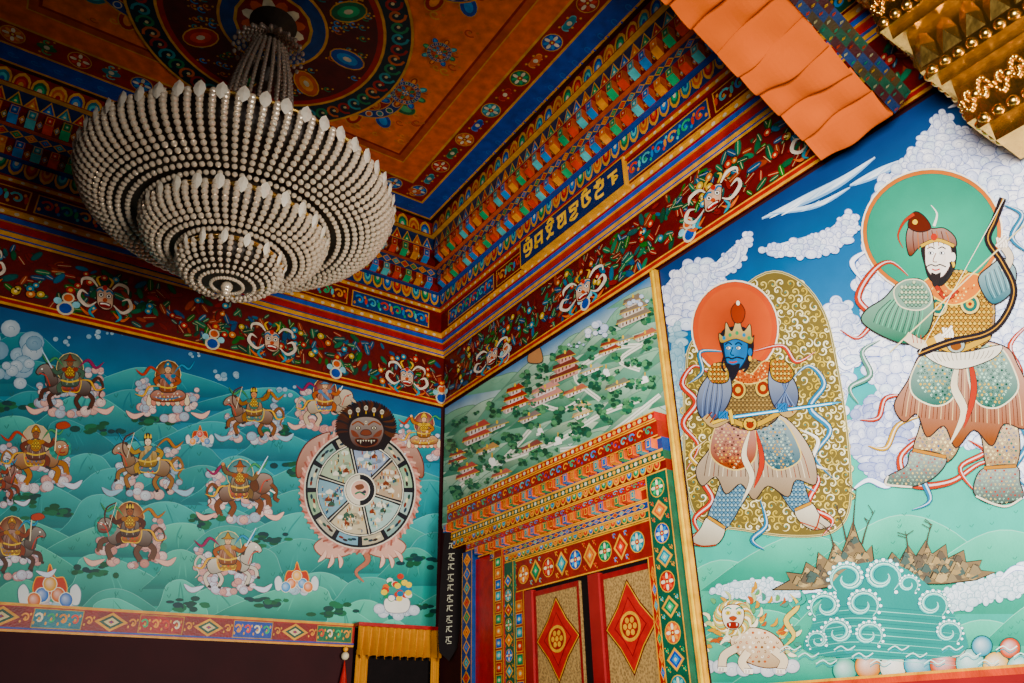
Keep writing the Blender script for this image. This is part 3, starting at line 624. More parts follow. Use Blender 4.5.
# ---- guardian with the sword
P=P2(fR,GB+.001,clip=clipR)
SC=[(757,277),(795,278),(824,312),(838,370),(848,440),(850,505),(832,532),(790,536),(745,530),(700,520),(686,480),(684,420),(686,372),(696,336)]
q=cr(SC,True,5);P.poly(q,'5f5230')
y=284;row=0;k=P.k;sp=9.2
while y<534:
    x=680+(row%2)*sp/2
    while x<854:
        if inside((x,y),q):
            c=random.choice(['d6c898','bca868','e0d6ae','ab9452']);a=random.random()*6.28
            jx,jy=x+random.uniform(-1,1),y+random.uniform(-1,1)
            P.k=k+1+6*(row%2)+3*(int(x/sp)%2)
            sg=random.choice((-1,1))
            qq_=[(jx+4.8*math.cos(a+sg*t)*(1-t/7.8),jy+4.8*math.sin(a+sg*t)*(1-t/7.8)) for t in [.5*i for i in range(13)]]
            P.ribbon(qq_,2.5,'2e2612','both');P.ribbon(qq_,1.7,c,'both');P.ell(jx,jy,1,1,'3f6a60' if random.random()<.3 else c,n=6)
        x+=sp
    y+=sp*.8;row+=1
P.k=k+16; P.ribbon(q+[q[0]],2.4,'b9a978');P.ribbon(q+[q[0]],.8,'2a3a30')
P.ell(735,328,44,48,'e6d4c0',n=36);P.ell(735,328,42.5,46.5,'2a4a40',n=36);P.ell(735,328,42,46,'b23c16',n=36);P.soft(735,328,37,41,'8c2c12','b84820',n=32,hx=0,hy=0)
for pts,w,c in (([(712,376),(694,366),(682,384),(696,402),(683,424),(698,446),(686,470)],6,'a02c1e'),([(788,384),(808,366),(824,384),(810,408),(830,430),(815,456),(832,478)],6,'2a6280'),([(716,455),(698,472),(712,500),(694,520),(708,542)],6,'a02c1e'),([(792,465),(818,478),(808,505),(832,520),(822,536)],6,'a02c1e'),([(724,352),(700,352),(702,372),(688,384)],4,'2a6280'),([(752,352),(782,346),(796,362),(815,352)],4,'a02c1e'),([(760,500),(766,525),(752,540),(764,550)],5,'2a6280'),([(706,440),(690,455),(700,470),(684,482)],4,'b08a3c'),([(800,430),(818,440),(812,462),(828,470)],4,'d0c8b8'),([(770,430),(800,448),(795,476),(815,492)],4,'2a6280')): scarf(P,pts,w,c)
LgA=[(726,476),(714,500),(708,520),(724,530),(740,508),(752,482)];LgB=[(768,474),(782,496),(796,514),(810,508),(806,490),(796,468)]
for pts in (LgA,LgB): P.blob(pts,'44687f',DK,1,sh=.3);P.scales(pts,4,['7a929a','506f84'],'122834')
for pts in ([(708,517),(699,530),(686,539),(691,545),(716,545),(725,528)],[(795,510),(800,522),(814,530),(831,525),(820,515),(811,503)]):
    P.blob(pts,'b8ac94',DK,1,sh=.35);P.line([pts[2],((pts[2][0]+pts[4][0])/2,max(pts[3][1],pts[4][1])+1),pts[4]],1.6,'7a3020');P.line([pts[0],pts[5]],2.6,'a8762e',n=1,oc=DK);P.line([pts[1],(pts[2][0]+6,pts[2][1]-1)],1.2,'8a3a28',n=1)
SK1=[(724,418),(712,445),(696,468),(702,486),(716,477),(726,494),(741,484),(754,500),(768,486),(788,497),(796,480),(816,484),(812,452),(786,418),(752,410)]
P.blob(SK1,'9a8268',DK,1.1,sh=.4);P.folds(((728,424),(780,424)),((702,476),(812,478)),24,.7,['3a2a24','c8baa0','6c2c20'],14)
P.blob([(722,418),(710,446),(716,462),(738,470),(756,456),(752,420)],'85381f','c0a870',1.3,sh=.4);P.ornament([(722,418),(712,446),(720,462),(740,468),(752,420)],4,1.6,['c09040','c6af80','240e08'])
P.blob([(756,420),(762,456),(778,470),(800,460),(796,440),(780,418)],'2c5460','c0a870',1.3,sh=.4);P.ornament([(756,420),(762,456),(778,470),(796,458),(780,418)],4,1.6,['a9b8a0','b98830','102c34'])
P.line([(750,430),(744,455),(752,478),(742,502)],6,'c0b49c','both',oc=DK);P.line([(756,430),(762,462),(754,488)],5,'982a1c','both',oc=DK)
TR=[(725,370),(719,395),(725,420),(750,430),(776,420),(781,395),(772,368),(750,360)]
P.blob(TR,'4f3c2a',DK,1.2,sh=.3);P.scales(TR,4,['887048','6c5638'],'201812')
for x,y in ((738,390),(763,388)): P.ell(x,y,8.6,9.6,DK,n=18);P.ell(x,y,7.8,8.8,'b09858',n=18);P.ell(x,y,5.9,6.7,'6c2418',n=16);P.ell(x,y,2.8,3.2,'b9943a',n=10)
P.blob([(723,368),(735,362),(750,374),(764,361),(777,366),(767,378),(750,384),(732,379)],'9d4824','c6a96a',1.2);P.ornament([(722,368),(735,362),(750,374),(764,361),(778,366),(768,378),(750,384),(731,379)],3.6,1.3,['5a1c10','d6bf80'])
P.line([(721,414),(750,426),(779,413)],4.6,'a9843a',oc=DK);P.ell(750,424,7.6,7.2,DK,n=16);P.ell(750,424,6.6,6.2,'b9943a',n=14);P.ell(750,425,4,3.5,'6c2418',n=10);P.ell(747,422,1,1,DK,n=6);P.ell(753,422,1,1,DK,n=6)
for S,cf in (([(726,368),(710,374),(698,392),(698,412),(708,422),(722,414),(732,392)],((708,378),(722,378))),([(772,364),(788,372),(798,390),(796,408),(786,416),(773,404),(768,382)],((776,372),(792,378)))):
    P.blob(S,'324468',DK,1.2,sh=.4);P.folds(cf,((S[3][0]+3,S[4][1]-6),(S[5][0]-2,S[4][1]-8)),8,.7,['6a7a9a','141f3a'],5)
for S in ([(727,364),(714,364),(707,374),(714,383),(728,381)],[(771,360),(786,362),(794,374),(786,383),(772,378)]):
    P.blob(S,'907034',DK,1);P.scales(S,3.8,['b99d60','905020'],'20140c')
P.line([(705,416),(714,424),(728,417)],7.4,'9d845c',oc=DK);P.line([(795,408),(788,414),(780,409)],7,'9d845c',oc=DK)
for a_,b_ in (((706,419),(712,412)),((710,423),(716,414)),((793,413),(789,405))): P.line([a_,b_],1.2,'6a3020',n=1)
P.line([(712,423),(730,417)],2.8,'c9a44a',n=1,oc=DK);P.line([(730,410),(733,424)],3.4,'c9a44a',n=1,oc=DK)
P.poly([(733,414.8),(830,401.6),(844,401.5),(832,405.4),(733,419.2)],'142c3c');P.poly([(733,415.6),(830,402.4),(842,402),(831,404.8),(733,418.4)],'4fa4cc');P.line([(735,417),(832,403.4)],.8,'eaf6fb',n=1)
for hx,hy in ((724,416),(783,408)):
    for i in range(4): P.line([(hx-4+i*2.4,hy-4.5),(hx-4.6+i*2.4,hy),(hx-3+i*2.4,hy+3)],2.0,'386490',n=2,oc='101c30',ow=.8)
    P.line([(hx-5,hy+2),(hx+2,hy-5)],2.0,'386490',n=1,oc='101c30',ow=.8)
P.blob([(722,352),(719,338),(726,328),(744,327),(753,338),(753,354),(746,368),(728,370)],'140f14')
P.blob([(724,350),(724.5,340),(734,334),(746,338),(748,350),(745,361),(736,371),(727,363)],'2c5a88','101c30',1)
P.soft(733,350,8.4,11,'4f7ca4','2c5a88',n=12)
P.ell(750,352,2.2,4,'2c5a88');P.ell(750,358.5,1.6,2.6,'c9a44a')
for x in (728.5,738.5): P.ell(x,348,2.7,1.8,'101c30');P.ell(x,348,2.1,1.3,'ece6d8');P.ell(x-.6,348,1,1,'141014');P.line([(x-3.4,344.6),(x,342.6),(x+3.4,345)],1.2,'101020')
P.line([(733,347),(730.6,354),(734,355.4)],.9,'101c30');P.line([(723.6,359),(728,357.4),(732,358.8),(737,357.2),(744,359)],1.5,'0e0c10');P.line([(729,361.6),(732.5,362.6),(737,361.4)],1.4,'98301f',n=2);P.blob([(727,364),(733,365),(740,364),(736,377),(731,380)],'110f16')
P.line([(724,356),(722,366),(725,372)],2,'110f16');P.line([(747,357),(748,366),(744,372)],2.4,'110f16')
P.blob([(721,343),(719,333),(724,336),(726,322),(732,331),(738,314),(743,331),(750,324),(752,337),(754,335),(751,344),(736,339)],'a98b4a',DK,.9,sh=.4)
for x,y in ((724,338),(730,335),(737,333),(744,335),(749,338)): P.ell(x,y,1.7,2,random.choice(['a5301c','2f6a8a','3c7a50']))
P.blob([(734,322),(731,310),(738,302),(745,311),(742,322)],'7c2c1c',DK,.8);P.ell(738,303,1.8,2.4,'d6ccb4')
P.obj('painted_guardian_with_sword',mR)
# ---- archer guardian
P=P2(fR,GB+.001,clip=clipR)
P.ell(932,232,71,64,'efdcc8',n=44);P.ell(932,232,69.4,62.4,'2a5a50',n=44);P.ell(932,232,69,62,'b06a46',n=44);P.ell(932,232,65.5,58.5,'1a5a48',n=44);P.soft(932,232,65,58,'3a9878','207c60',n=36,hx=0,hy=0)
for pts,w,c in (([(908,276),(890,262),(872,272),(858,298),(872,318),(858,338),(840,330)],6.5,'98301f'),([(1036,318),(1010,345),(1020,375),(1004,400),(1030,420)],6.5,'98301f'),([(908,440),(922,436),(900,458),(912,484),(950,482),(985,462),(1018,474)],7,'90301f'),([(1004,205),(1022,215),(1012,238),(1032,255)],5.5,'2a6280'),([(880,340),(862,352),(870,375),(850,388),(858,404)],5.5,'4a7060'),([(962,420),(945,450),(922,472),(930,500),(912,510)],6,'2a6280'),([(1006,410),(1028,440),(1014,470),(1030,490)],6,'2a6280'),([(925,415),(898,425),(886,448),(868,446)],5,'a98030'),([(912,395),(886,398),(878,418),(860,420)],5,'98301f'),([(1018,390),(1034,400),(1024,425),(1040,440)],5,'4a7060'),([(968,440),(985,452),(960,468),(975,492)],5,'98301f')): scarf(P,pts,w,c)
Lg=[(930,408),(918,432),(914,454),(934,466),(956,454),(964,415)]; Rg=[(976,410),(982,440),(988,470),(1008,478),(1020,452),(1012,415)]
for S in (Lg,Rg): P.blob(S,'93764f',DK,1.2,sh=.4);P.ornament(S,4.6,1.8,['6c2014','255048','d0c290','3a4f70'])
for S in ([(913,450),(906,466),(888,476),(886,484),(912,487),(936,476),(946,457)],[(984,468),(974,484),(976,496),(994,504),(1022,498),(1020,482),(1016,466)]):
    P.blob(S,'364a42',DK,1.2,sh=.3);P.ornament(S,4.4,1.5,['b9a06a','882f25','7fa088']);P.line([S[2],S[3],((S[3][0]+S[4][0])/2,S[3][1]+2),S[4]],2,'c6bca8',oc=DK,ow=.6);P.line([S[0],S[-1]],3,'98662e',n=1,oc=DK)
S1=[(924,350),(908,380),(894,405),(904,422),(917,414),(927,437),(944,426),(956,448),(974,430),(992,446),(1004,424),(1026,428),(1030,395),(1018,365),(1004,346),(960,338)]
P.blob(S1,'85492a',DK,1.3,sh=.4);P.folds(((930,352),(998,350)),((900,416),(1024,426)),32,.7,['30160e','c0a47c','5a2616'],16)
P.blob([(928,350),(911,376),(914,396),(938,406),(956,392),(954,352)],'295c50','c6bca0',1.5,sh=.4);P.ornament([(928,350),(914,376),(938,404),(956,392),(954,352)],4.4,1.8,['b9943a','9fc0a8','0c3024'])
P.blob([(968,352),(974,398),(996,408),(1017,392),(1015,372),(998,346)],'295c50','c6bca0',1.5,sh=.4);P.ornament([(968,352),(974,396),(994,406),(1014,386),(998,346)],4.4,1.8,['b9943a','9fc0a8','0c3024'])
P.line([(962,352),(954,385),(964,412),(950,444)],8,'c0b49c','both',oc=DK);P.line([(968,352),(974,390),(964,428)],6,'90281a','both',oc=DK)
P.blob([(925,352),(938,364),(962,369),(994,358),(1001,345),(965,352)],'c8c0b0',DK,1);P.folds(((930,354),(996,350)),((936,362),(990,358)),14,.6,['5a5248'],2)
S2=[(922,284),(915,312),(925,342),(955,352),(988,342),(995,306),(982,278),(950,270)]
P.blob(S2,'866030',DK,1.3,sh=.35);P.scales(S2,4.6,['b69656','966c38'],'2a1c10')
for x,y in ((938,306),(970,304)): P.ell(x,y,10.6,11,DK,n=20);P.ell(x,y,9.6,10,'c0a870',n=20);P.ell(x,y,7.2,7.6,'1f4c44',n=18);P.ell(x,y,4,4.2,'b9943a',n=10);P.ell(x,y,2,2,'6c2418',n=8)
P.blob([(922,284),(938,276),(952,290),(968,274),(984,279),(976,295),(954,305),(934,297)],'b9601a','d6ba6a',1.3);P.line([(934,282),(946,298),(958,290)],4,'90281a',oc=DK);P.ornament([(926,285),(952,292),(980,280),(954,303)],4,1.4,['6c2418','e0c880'])
P.line([(922,336),(955,350),(990,336)],5.6,'a9843a',oc=DK);P.ell(956,345,9.6,8.2,DK,n=18);P.ell(956,345,8.6,7.4,'889088',n=16);P.ell(956,346,5.6,4.6,'6a4028',n=14);P.ell(952,342,1.3,1.3,DK,n=6);P.ell(960,342,1.3,1.3,DK,n=6)
S3=[(922,280),(900,282),(884,298),(866,310),(862,322),(882,336),(908,344),(928,332),(934,302)]
P.blob(S3,'246c50',DK,1.4,sh=.5);P.folds(((890,300),(922,290)),((872,322),(918,338)),16,.8,['103a2c','5aa07c'],8)
P.blob([(924,282),(906,280),(894,290),(900,306),(920,310),(932,300)],'6a8070','c6bca0',1.2);P.scales([(924,284),(906,283),(898,292),(904,304),(920,307),(930,299)],4,['a9b090','5f7f6c'],'142c24')
P.line([(906,336),(924,345),(943,337)],9.6,'c6b69e',oc=DK);P.folds(((910,334),(936,336)),((912,343),(934,344)),6,.8,['882f25'],0);P.line([(927,345),(936,341)],10.2,'a98030',n=1,oc=DK)
S4=[(978,280),(990,266),(1004,258),(1016,270),(1012,292),(992,304)]
P.blob(S4,'2f626c',DK,1.3,sh=.35);P.folds(((984,276),(1004,262)),((992,300),(1012,286)),9,.7,['0c3640','7ca8ac'],4);P.line([(1004,272),(1010,258),(1004,247)],7.2,'c6b69e',oc=DK)
BW=[(1003,198),(995,220),(988,240),(1002,262),(1014,290),(1004,318),(985,334),(950,342),(918,354)]
P.line(BW,7.4,'140e12',n=6);P.line(BW,1.2,'a0702c',n=6)
P.line([(1004,199),(919,353)],.6,'e0d8c0',n=1);P.line([(890,352),(1024,225)],1.3,'c9b990',n=1)
for hx,hy in ((948,334),(1002,244)):
    for i in range(4): P.line([(hx-5+i*2.7,hy-6.5+i*.6),(hx-3.4+i*2.7,hy),(hx-4.2+i*2.7,hy+3.4)],2.4,'e6dacb',n=2,oc='4a3428',ow=.8)
    P.line([(hx-6,hy+2),(hx,hy-3),(hx+4,hy-8)],2.4,'e6dacb',n=2,oc='4a3428',ow=.8)
P.blob([(924,264),(921,248),(928,236),(946,234),(956,246),(955,268),(942,286),(929,279)],'161414')
P.blob([(925,256),(926,245),(936,238),(948,242),(952,254),(950,266),(942,277),(932,276),(926,266)],'e8dccf','3a2a28',1)
P.soft(936,257,10,16,'f2eae0','e0d2c4',n=12)
P.ell(953,257,2.6,4.6,'e8dccf');P.ell(953,264.5,2,3,'c9a44a')
for x in (931,942): P.ell(x,253,2.9,1.8,'3a2a28');P.ell(x,253,2.4,1.4,'ffffff');P.ell(x-.5,253,1.2,1.2,'141014');P.line([(x-3.8,248.8),(x,247),(x+3.8,249)],1.2,'1c1414')
P.line([(936,253),(933,261),(937,262)],1,'7a5a50');P.line([(926,267),(931,264.6),(935.5,266),(940,264.6),(946,267)],1.3,'1c1414');P.line([(932,269),(935.5,270.2),(940,269)],1.4,'a8302c');P.blob([(931,273),(936,274),(941,272.6),(938,284),(933,286)],'1c1717')
P.line([(950,262),(952,270),(947,279)],2.2,'1c1a1a')
P.blob([(921,246),(910,256),(906,240),(909,226),(919,218),(930,228),(944,228),(955,237),(955,247),(938,240)],'6f3826',DK,1.1,sh=.35)
P.folds(((911,228),(948,232)),((912,252),(951,243)),8,.8,['3a1810','a06040'],2)
P.blob([(908,226),(914,212),(924,216),(931,228),(919,232)],'4a1f18',DK,1);P.line([(914,214),(904,222),(898,236),(903,248)],3.4,'98301f',True,oc=DK,ow=.8)
P.line([(921,246),(937,240),(954,246)],3,'b99444',oc=DK);P.ell(934,237,3.2,3.6,'a02818');P.line([(934,226),(937,214),(931,205)],3,'dcd6c8',True);P.ell(915,222,2.6,2.6,'c9a44a')
P.obj('painted_guardian_archer',mR)
# =================================================================== ornament tiles
def petal(P,u,v,w,h,cs):
    for i,c in enumerate(cs):
        k=1-.24*i; ww=w*k;hh=h*k; x=u+(w-ww)/2
        P.poly([(x,v),(x+.03*ww,v+.5*hh),(x+.2*ww,v+.82*hh),(x+.5*ww,v+hh),(x+.8*ww,v+.82*hh),(x+.97*ww,v+.5*hh),(x+ww,v)],c)
def rosette(P,cx,cy,r,bg,pc,cc,n=8,edge='c9922a'):
    P.ell(cx,cy,r,r,edge,n=16);P.ell(cx,cy,r*.92,r*.92,bg,n=16);k=P.k
    for i in range(n):
        a=i/n*6.283;P.ell(cx+r*.52*math.cos(a),cy+r*.52*math.sin(a),r*.3,r*.17,pc if i%2 else 'd8ccb0',rot=a,n=9,inc=False)
    P.k=k+1;P.ell(cx,cy,r*.27,r*.27,cc,n=10);P.ell(cx,cy,r*.12,r*.12,'e0c880',n=8)
def diamond(P,u,v,w,h,cs):
    for i,c in enumerate(cs):
        k=1-.27*i;P.poly([(u+w/2-w/2*k,v+h/2),(u+w/2,v+h/2-h/2*k),(u+w/2+w/2*k,v+h/2),(u+w/2,v+h/2+h/2*k)],c)
def scroll(P,u,v,w,h,c,c2):
    q=[(u+w*.5+w*.42*math.cos(a)*(1-a/8),v+h*.5+h*.42*math.sin(a)*(1-a/8)) for a in [.4+.55*i for i in range(11)]]
    P.ribbon(q,h*.14,c);P.ell(u+w*.5,v+h*.5,w*.1,h*.12,c2,n=8);P.ell(u+w*.08,v+h*.8,w*.1,h*.12,c2,n=8,inc=False);P.ell(u+w*.92,v+h*.2,w*.1,h*.12,c2,n=8)
RED,BLU,GRN,ORG,GLD,TEA,WHT='98100c','123c8c','105c3a','c04a0c','cf8c1c','166c78','c8bca0'
PAL=[(BLU,'3f7fba',WHT),(ORG,'d8862c',RED),(GRN,'449a68',WHT),(RED,'c83e2c',GLD),(TEA,'60a8a8',BLU)]
def pattern(P,kind,u0,u1,h,w,seed=0):
    random.seed(seed); u=u0;i=0
    while u+w<=u1:
        P.k=0
        if kind=='petal':
            petal(P,u,h*.06,w*.96,h*.9,(GLD,)+PAL[i%5][:2]+(PAL[i%5][2],))
        elif kind=='petaldown':
            c=PAL[(i*2)%5]
            for j,cc_ in enumerate((GLD,c[0],c[1],c[2])):
                k=1-.24*j;ww=w*.96*k;hh=h*.9*k;x=u+(w*.96-ww)/2;t=h*.96
                P.poly([(x,t),(x+.03*ww,t-.5*hh),(x+.2*ww,t-.82*hh),(x+.5*ww,t-hh),(x+.8*ww,t-.82*hh),(x+.97*ww,t-.5*hh),(x+ww,t)],cc_)
        elif kind=='rosette':
            c=PAL[i%5]
            if i%2: rosette(P,u+w/2,h/2,min(w,h)*.44,c[0],c[1],RED)
            else:
                diamond(P,u+w*.05,h*.1,w*.9,h*.8,(GLD,c[0],c[1],WHT))
                for a,b in ((.04,.04),(.74,.04),(.04,.74),(.74,.74)): P.k=8;scroll(P,u+w*a,h*b,w*.22,h*.22,PAL[(i+2)%5][1],GLD)
        elif kind=='diamond': diamond(P,u,h*.08,w,h*.84,(GLD,PAL[i%5][0],PAL[i%5][1],RED))
        elif kind=='scroll': scroll(P,u,h*.08,w,h*.84,PAL[i%5][1],PAL[(i+2)%5][0])
        elif kind=='bead': P.ell(u+w/2,h/2,w*.36,h*.36,WHT if i%2 else GLD,n=9)
        elif kind=='tri':
            c=PAL[i%5]; P.poly([(u,h*.05),(u+w,h*.05),(u+w/2,h*.95)],GLD);P.poly([(u+w*.12,h*.1),(u+w*.88,h*.1),(u+w/2,h*.82)],c[0]);P.poly([(u+w*.3,h*.15),(u+w*.7,h*.15),(u+w/2,h*.6)],c[1]);P.ell(u+w/2,h*.26,w*.08,w*.08,'f0d890',n=7)
        elif kind=='key':
            c=PAL[i%5];P.poly([(u+w*.06,h*.1),(u+w*.94,h*.1),(u+w*.94,h*.9),(u+w*.06,h*.9)],GLD);P.poly([(u+w*.12,h*.17),(u+w*.88,h*.17),(u+w*.88,h*.83),(u+w*.12,h*.83)],c[0]);P.ell(u+w/2,h/2,w*.26,h*.28,c[1],n=10);P.ell(u+w/2,h/2,w*.13,h*.14,WHT,n=8)
        u+=w;i+=1
    P.k=16
def rectP(P,a,b,c,d,col): P.poly([(a,b),(c,b),(c,d),(a,d)],col)
trimN=[0]
def tname(): trimN[0]+=1; return 'trim_%d'%trimN[0]
# ------------------------------------------------------------------ frieze
for side in ('n','e'):
    fw=(lambda x,y,o:onL(x,y,o)) if side=='n' else (lambda x,y,o:onR(x,y,o))
    LEN=9.4 if side=='n' else 12
    if side=='n': fm=lambda u,v,o:Vector((-u,-o,ZT+v))
    else: fm=lambda u,v,o:Vector((-o,-u,ZT+v))
    P=P2(fm,.04,eps=5e-5); HF=ZF-ZT
    rectP(P,.04,0,LEN,HF,'560c0a'); P.k=1
    random.seed(31 if side=='n' else 37)
    k0=P.k
    for i in range(int(LEN*80)):
        u=random.uniform(.1,LEN-.1);v=random.uniform(.12,HF-.1);P.k=k0+random.randint(0,110)*3
        c=random.choice(['144a2c','1c6040','123f64','1a5874','8c3014','7c1410','0f3a26','2a5c2c','124a46','6a100c','6a100c'])
        s_=random.uniform(.03,.07);a=random.random()*6.28
        P.ell(u,v,s_*1.35,s_*.6,lerp(C(c),(0,0,0),.55),rot=a,n=10);P.ell(u,v,s_*1.2,s_*.46,c,rot=a,n=10)
        if random.random()<.6: P.ribbon([(u-math.cos(a)*s_,v-math.sin(a)*s_),(u+math.cos(a)*s_,v+math.sin(a)*s_)],.006,lerp(C(c),(1,.85,.5),.4))
    for i in range(int(LEN*9)):
        u=random.uniform(.1,LEN-.1);v=random.uniform(.16,HF-.14);P.k=k0+335;s_=random.uniform(.035,.055);c=random.choice(['c0601c','a8241c','3a7a94','b89a54'])
        P.ell(u,v,s_,s_,'2a0806',n=9)
        P.k=k0+336;P.ell(u,v,s_*.85,s_*.85,c,n=9);P.k=k0+337;P.ell(u,v,s_*.35,s_*.35,'e0c890',n=7)
    P.k=k0+345
    rectP(P,.04,0,LEN,.03,GLD);rectP(P,.04,.03,LEN,.07,RED);rectP(P,.04,.07,LEN,.085,GLD);rectP(P,.04,HF-.05,LEN,HF-.02,GLD);rectP(P,.04,HF-.02,LEN,HF,BLU)
    k0=P.k;i=0;u=.08
    while u<LEN-.2:
        P.k=k0
        if i%6==0:
            for (dx,dy,r,c) in ((0,.12,.085,WHT),(0,.12,.062,BLU),(0,.25,.062,WHT),(0,.25,.045,ORG),(-.09,.19,.04,'8fc0c8'),(.09,.19,.04,'8fc0c8'),(0,.35,.045,RED),(0,.35,.022,GLD)): P.ell(u+dx,dy,r,r,c,n=12)
        u+=.26;i+=1
    o=P.obj(tname(),mat=M_ORN,label='dark red painted frieze with leaf scrolls and jewels',kind='structure')
    fb=P.top()
    faces=[(105,299),(272,342),(407,378),(-20,262)] if side=='n' else [(492,357),(583,291),(713,199),(820,128)]
    ss=[1.3,1.15,1.0,1.2] if side=='n' else [.85,1.1,1.35,1.4]
    for (fx,fy),s_ in zip(faces,ss):
        P=P2(fw,fb+.001,eps=3e-5); shear=.21 if side=='n' else -.66
        X=lambda x,y:(fx+x*s_,fy+y*s_+x*s_*shear)
        T=lambda pts:[X(*p) for p in pts]
        def E(x,y,rx,ry,c,n=12): P.ell(*X(x,y),rx*s_,ry*s_,c,n=n)
        for sd in (-1,1):
            P.line(T([(sd*5,2),(sd*13,8),(sd*20,3),(sd*18,-3),(sd*13,-1)]),2.8*s_,'d6c6b4','both',oc='2a0c0a',ow=.8)
            P.line(T([(sd*4,-6),(sd*10,-13),(sd*17,-12),(sd*18,-7)]),2.4*s_,'d9cdb8','both',oc='2a0c0a',ow=.8)
            P.line(T([(sd*6,9),(sd*13,14),(sd*19,10)]),2.2*s_,'c9745a','both',oc='2a0c0a',ow=.8)
            P.line(T([(sd*8,6),(sd*12,12),(sd*8,16)]),2*s_,'3f8a9a','both',oc='1a2a30',ow=.8)
            P.line(T([(sd*2.5,-8),(sd*6,-14),(sd*3,-17)]),1.8*s_,'d0a040','both')
        P.blob(T([(-6.5,-2),(-6,-7.5),(0,-10),(6,-7.5),(6.5,-2),(5.5,5.5),(0,8.5),(-5.5,5.5)]),'c9a890','3a1a14',.9*s_)
        for sd in (-1,1):
            P.ell(*X(sd*3,-2.6),2.2*s_,1.9*s_,'2a0c0a');P.ell(*X(sd*3,-2.6),1.8*s_,1.5*s_,'ece6d8');P.ell(*X(sd*3,-2.6),.9*s_,.9*s_,'141010'); P.line(T([(sd*1,-5.6),(sd*3.8,-7),(sd*6.4,-4.8)]),1.5*s_,'2f6a90')
        E(0,.8,1.9,1.6,'a94a34');P.blob(T([(-4.4,3.6),(0,2.6),(4.4,3.6),(3.2,6.4),(-3.2,6.4)]),'88181a','2a0c0a',.5*s_);P.line(T([(-3.6,4.2),(0,3.6),(3.6,4.2)]),1*s_,'ece6d8');P.ell(*X(0,-8.6),1.8*s_,2*s_,'b8281f')
        P.obj('painted_guardian_mask',o,mat=M_ORN)
# ------------------------------------------------------------------ stepped cornice
steps=[(.045,6.50,6.56,GLD,None,0,RED),(.08,6.56,6.65,RED,None,0,BLU),(.11,6.65,6.71,'1848a0',None,0,GLD),(.14,6.71,6.77,GLD,'bead',.07,RED),
 (.17,6.77,7.08,'600c0a','text',.3,GLD),(.21,7.08,7.13,GLD,'bead',.06,RED),(.25,7.13,7.33,'0c2856','petaldown',.15,RED),(.32,7.33,7.50,'7c140e','dent',.17,BLU),
 (.40,7.50,7.64,'10325c','diamond',.14,RED),(.46,7.64,7.84,'600c0a','dent',.17,ORG),(.55,7.84,8.04,'0e2448','tri',.16,RED),(.62,8.04,8.25,'7c140e','petal',.18,GLD)]
for side in ('n','e'):
    LEN=9.4 if side=='n' else 12
    for si,(d,z0,z1,bc,pat,w,sf) in enumerate(steps):
        pd=0 if si==0 else steps[si-1][0]
        if side=='n': fm=lambda u,v,o,d=d,z0=z0:Vector((-u,-d-o,z0+v))
        else: fm=lambda u,v,o,d=d,z0=z0:Vector((-d-o,-u,z0+v))
        P=P2(fm,0,eps=2e-4); h=z1-z0
        rectP(P,d,0,LEN,h,bc)
        sof=(lambda u,dd,z:Vector((-u,-dd,z))) if side=='n' else (lambda u,dd,z:Vector((-dd,-u,z)))
        P.mb.poly([sof(pd,pd,z0),sof(LEN,pd,z0),sof(LEN,d,z0),sof(d,d,z0)],H(sf))
        P.base=.001;P.k=0
        if pat=='dent':
            u=d+.14;i=0
            while u<LEN-.2:
                c=PAL[i%5]; dd=.09; a,b=u,u+w*.56
                v0,v1,v2=h*.05,h*.36,h*.96
                A=[fm(a,v0,0),fm(b,v0,0),fm(b,v1,dd),fm(a,v1,dd),fm(a,v2,dd),fm(b,v2,dd),fm(b,v2,0),fm(a,v2,0)]
                P.mb.poly([A[0],A[1],A[2],A[3]],H(c[1]));P.mb.poly([A[3],A[2],A[5],A[4]],H(c[0]));P.mb.poly([A[4],A[5],A[6],A[7]],H(WHT))
                P.mb.poly([A[0],A[3],A[4],A[7]],H(RED));P.mb.poly([A[1],A[6],A[5],A[2]],H(ORG))
                P.base=dd+.001;P.k=0
                P.poly([(a+.008,v1+.006),(b-.008,v1+.006),(b-.008,v2-.006),(a+.008,v2-.006)],GLD);P.poly([(a+.014,v1+.012),(b-.014,v1+.012),(b-.014,v2-.012),(a+.014,v2-.012)],c[0]);P.ell((a+b)/2,(v1+v2)/2,.022,.026,c[1],n=8);P.ell((a+b)/2,(v1+v2)/2,.01,.012,WHT,n=6);P.base=.001;P.k=0
                diamond(P,b+.004,h*.2,w*.4,h*.6,(GLD,PAL[(i+2)%5][0],WHT))
                u+=w;i+=1
        elif pat=='text':
            LZ=1.25; i=0; u=d+.2
            while u+LZ<LEN:
                P.k=0
                c=['0c3068','600c0a','104430'][i%3]
                rectP(P,u,.03,u+LZ-.06,h-.03,GLD);rectP(P,u+.015,.042,u+LZ-.075,h-.042,c)
                k=P.k
                for j in range(6):
                    P.k=k;scroll(P,u+.04+j*.19,.06,.17,h-.12,PAL[(j+i)%5][1],PAL[(j+1)%5][1]);P.ell(u+.03+j*.19,h*.5,.02,.05,PAL[(j+3)%5][1],n=8)
                u+=LZ;i+=1
        elif pat: pattern(P,pat,d+.02,LEN-.1,h,w,si)
        P.obj(tname(),mat=M_ORN,label='painted and gilded stepped cornice moulding below the ceiling',kind='structure')
